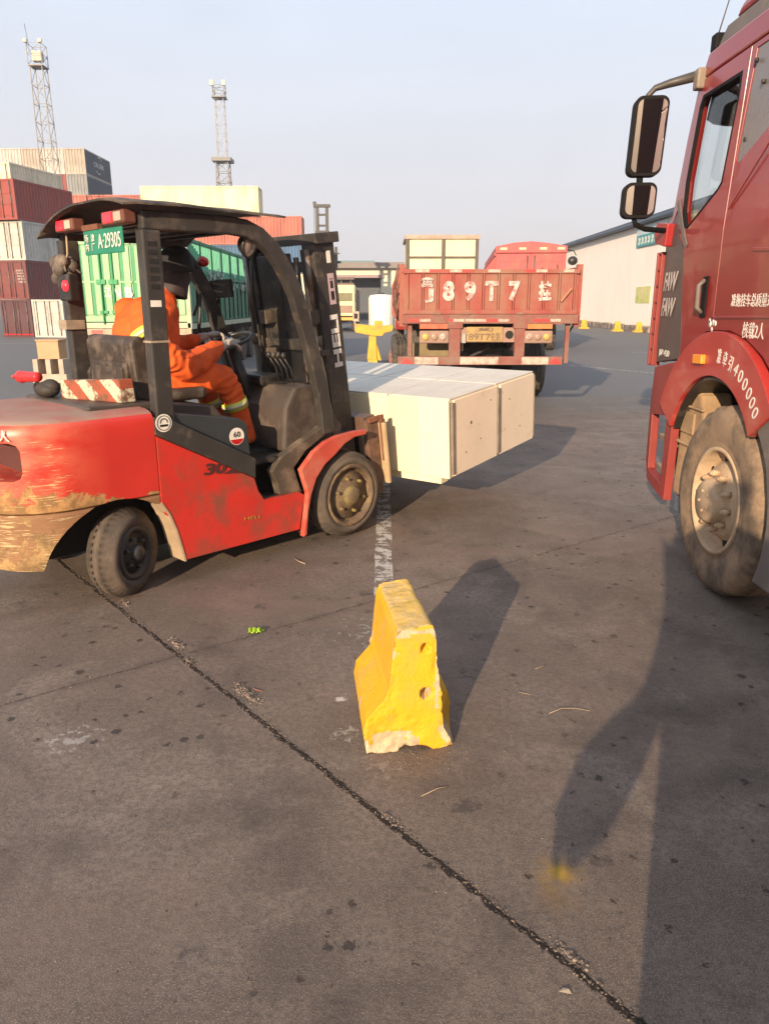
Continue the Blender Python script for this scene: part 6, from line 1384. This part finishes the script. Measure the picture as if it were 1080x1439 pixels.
b = MB(); b.cyl((0, 0, 0), (0, 0, .12), .85, n=30); b.build('tank_base', KERB, t); b = MB(); b.cyl((0, 0, 2.3), (0, 0, 2.38), .22, n=20); b.build('tank_lid', BLK, t)
t = thing('cream_truck', 'cream lorry with a yellow bumper parked in front of the far doorway, facing the camera', 'truck', (-3.0, 48, 0))
CT = mat('cream_cab', (.66, .58, .34), .5, 0, .1, 3)
b = MB(); b.box(-1.15, 1.15, 0, 1.9, .95, 2.85); b.build('cab', CT, t, .08, 3)
b = MB(); b.box(-1.0, 1.0, -.02, .02, 1.85, 2.35); b.build('windscreen', mat('olive_glass', (.22, .20, .12), .15), t, .04); b = MB(); b.box(1.14, 1.17, .3, 1.2, 1.8, 2.3); b.build('side_window', GLASS, t)
b = MB(); b.box(-1.0, 1.0, -.02, .0, 1.15, 1.6); b.build('grille', mat('grille_brown', (.3, .2, .15), .7), t)
b = MB(); b.box(-1.2, 1.2, -.15, .0, .70, .88); b.build('bumper', mat('bumper_orange', (.70, .38, .08), .6), t, .02)
b = MB(); b.box(-1.1, 1.1, 0, 1.0, 2.85, 2.95); b.box(-1.0, 1.1, .2, 1.0, 3.15, 3.3)
for x in (-.9, -.3, .3, .9): b.box(x - .04, x + .04, .4, .5, 2.9, 3.2)
b.build('roof_rack', mat('rack_brown', (.16, .12, .11), .8), t)
b = MB(); b.box(-1.2, 1.2, 2.1, 8, 1.0, 2.6); b.build('cargo_bed', mat('cargo_dark', (.14, .09, .08), .8), t)
for y in (.9, 5.5):
    for s in (-1, 1): b = MB(); b.cyl((s * .9, y, .48), (s * 1.18, y, .48), .48, n=26); b.build('wheel', RUB, t, .03)
b = MB(); b.box(-.6, .6, .2, 8, .55, .95); b.build('chassis', DRK, t)

# ================================================================== LITTER AND RUBBLE
t = thing('sweet_wrapper', 'crumpled bright green wrapper lying on the concrete between the forklift and the yellow block', 'wrapper', (-.690, 3.62, 0), R(10))
b = MB(); n = 8; vs = []
for i in range(n + 1):
    for j in range(5): vs.append(((i / n - .5) * .065, (j / 4 - .5) * .05, .012 + .010 * noise.noise(Vector((i * .9, j * 1.3, 2))) + .006 * math.sin(i * 2.1)))
b.add(vs, [(i * 5 + j, (i + 1) * 5 + j, (i + 1) * 5 + j + 1, i * 5 + j + 1) for i in range(n) for j in range(4)], 0); o = b.build('film', mat('lime_wrapper', (.36, .55, .03), .3, 0, .2, 40), t, normals=False); q = o.modifiers.new('s', 'SOLIDIFY'); q.thickness = .004; freeze(o)
MB().box(.033, .052, -.012, .012, .004, .016).build('wrapper_end', mat('dark_green', (.05, .10, .02), .5), t)
STK = mat('dry_straw', (.33, .25, .18), .8, 0, .2, 20)
def stick(pts, r, label, cat='twig', nm='twig', m=None): tag(MB().tube([(x, y, z + r) for x, y, z in pts], r, 6).build(nm, m or STK), label, cat, 'dry stalks on the concrete')
stick([(.70, 2.80, 0), (.76, 2.835, .004), (.82, 2.84, .002), (.88, 2.82, 0)], .0018, 'pale curved stalk lying right of the shadow of the yellow block')
stick([(.13, 2.25, 0), (.19, 2.29, .003), (.23, 2.305, 0)], .0017, 'pale stalk on the concrete just below the yellow block')
stick([(-.62, 4.80, 0), (-.58, 4.72, .004), (-.53, 4.68, 0)], .004, 'straw lying under the forklift side, left of the white line')
stick([(.60, 2.98, 0), (.63, 2.965, .002), (.65, 2.955, 0)], .0018, 'short stalk near the right edge of the block shadow')
stick([(.72, 3.20, 0), (.76, 3.225, .002), (.78, 3.25, 0)], .0014, 'thin stalk beyond the right edge of the block shadow')
stick([(-.60, 3.02, 0), (-.57, 2.99, .003), (-.545, 2.985, 0)], .002, 'reddish stalk lying beside the main crack', m=mat('red_stalk', (.30, .12, .08), .8))
b = MB(); b.add([(.44, 1.475, .003), (.472, 1.468, .003), (.468, 1.480, .006), (.455, 1.487, .003)], [(0, 1, 2, 3)]); o = b.build('leaf_scrap', mat('pale_leaf', (.42, .34, .24), .8), normals=False); tag(o, 'small pale leaf scrap near the crack at the bottom of the picture', 'leaf scrap')
# grit along the main crack and scattered crumbs
random.seed(9); b = MB(); rmat = [mat('grit', (.20, .155, .125), .95, 0, .4, 40), mat('grit_dark', (.06, .048, .042), .95, 0, .4, 40), mat('grit_pale', (.27, .21, .17), .95)]
def crumb(x, y, r, m):
    n = random.choice((4, 5, 6)); a0 = random.random() * 6; h = r * random.uniform(.4, .9)
    lo_ = [(x + r * random.uniform(.7, 1.1) * math.cos(a0 + 2 * math.pi * k / n), y + r * random.uniform(.6, 1.1) * math.sin(a0 + 2 * math.pi * k / n), .0005) for k in range(n)]
    hi = [(x + (px - x) * .6, y + (py - y) * .6, h * random.uniform(.7, 1.1)) for px, py, _ in lo_]
    b.add(lo_ + hi, [(k, (k + 1) % n, n + (k + 1) % n, n + k) for k in range(n)] + [tuple(range(n, 2 * n))], m)
for k in range(1500):
    t_ = random.uniform(0, 1) ** 1.0; x = -2.06 + 2.9 * t_; y = 4.58 - 3.44 * t_; o_ = random.gauss(0, .011); crumb(x + .765 * o_, y + .644 * o_, random.uniform(.0012, .0048), random.choice((0, 0, 1, 1, 1)))
for cx, cy, n_, s_ in ((-.60, 2.955, 260, .028), (-.64, 3.0, 130, .022), (-1.07, 3.48, 150, .024), (-.95, 3.28, 60, .02), (.50, 1.585, 90, .016), (.03, 2.12, 60, .016), (-1.5, 4.0, 90, .02)):
    for k in range(n_): dd = random.gauss(0, s_ * 1.6); e_ = random.gauss(0, s_ * .5); crumb(cx + .644 * dd + .765 * e_, cy - .765 * dd + .644 * e_, random.uniform(.0018, .0065) * (1.7 if random.random() < .12 else 1), random.choice((0, 0, 2, 0, 1)))
for k in range(700):
    y = random.uniform(1.3, 6.5); x = random.uniform(-.75, .75) * y * .75; crumb(x, y, random.uniform(.001, .0042), random.choice((0, 1, 1, 2, 0)))
for k in range(260):
    t_ = random.uniform(0, 1); x = -1.9 + 4.2 * t_; y = 2.69 + 3.09 * t_; crumb(x + random.gauss(0, .02), y + random.gauss(0, .02), random.uniform(.0015, .005), random.choice((0, 1, 2)))
for k in range(160): crumb(.1 + random.gauss(0, .14), 2.52 + random.gauss(0, .06), random.uniform(.001, .004), random.choice((0, 2, 2)))
struct(b.build('grit', rmat, normals=False), 'stuff')

for o in list(bpy.data.objects):
    if o.type == 'MESH' and o.name.split('.')[0] in ('batten', 'cylinder_clamp', 'mast_crossmember', 'pedals', 'guard_crossbars', 'control_lever_set', 'inner_mast_set'): split_loose(o)
for o in bpy.data.objects:
    if False: pass
for o in list(bpy.data.objects):
    if o.type == 'MESH' and o.parent and o.parent.name.startswith('front_wheel'):
        if o.name.startswith('wheel_nuts'): split_loose(o, 'wheel_nut')
        elif o.name.startswith('hand_holes'): split_loose(o, 'hand_hole')
for o in bpy.data.objects:
    if o.name.startswith('lashing'): o['kind'] = 'stuff'
# ================================================================== HAZE
hz = MB().box(-80, 80, -12, 145, -1, 32).build('haze', [], None); hz['kind'] = 'stuff'
hm = bpy.data.materials.new('haze_air'); hm.use_nodes = True; ht = hm.node_tree; ht.nodes.clear()
pv_ = N(ht, 'ShaderNodeVolumePrincipled', inp={'Density': .0011, 'Anisotropy': .2}); pv_.inputs['Color'].default_value = (.93, .90, .90, 1)
ho = N(ht, 'ShaderNodeOutputMaterial'); L(ht, pv_.outputs[0], ho.inputs['Volume']); hz.data.materials.append(hm)
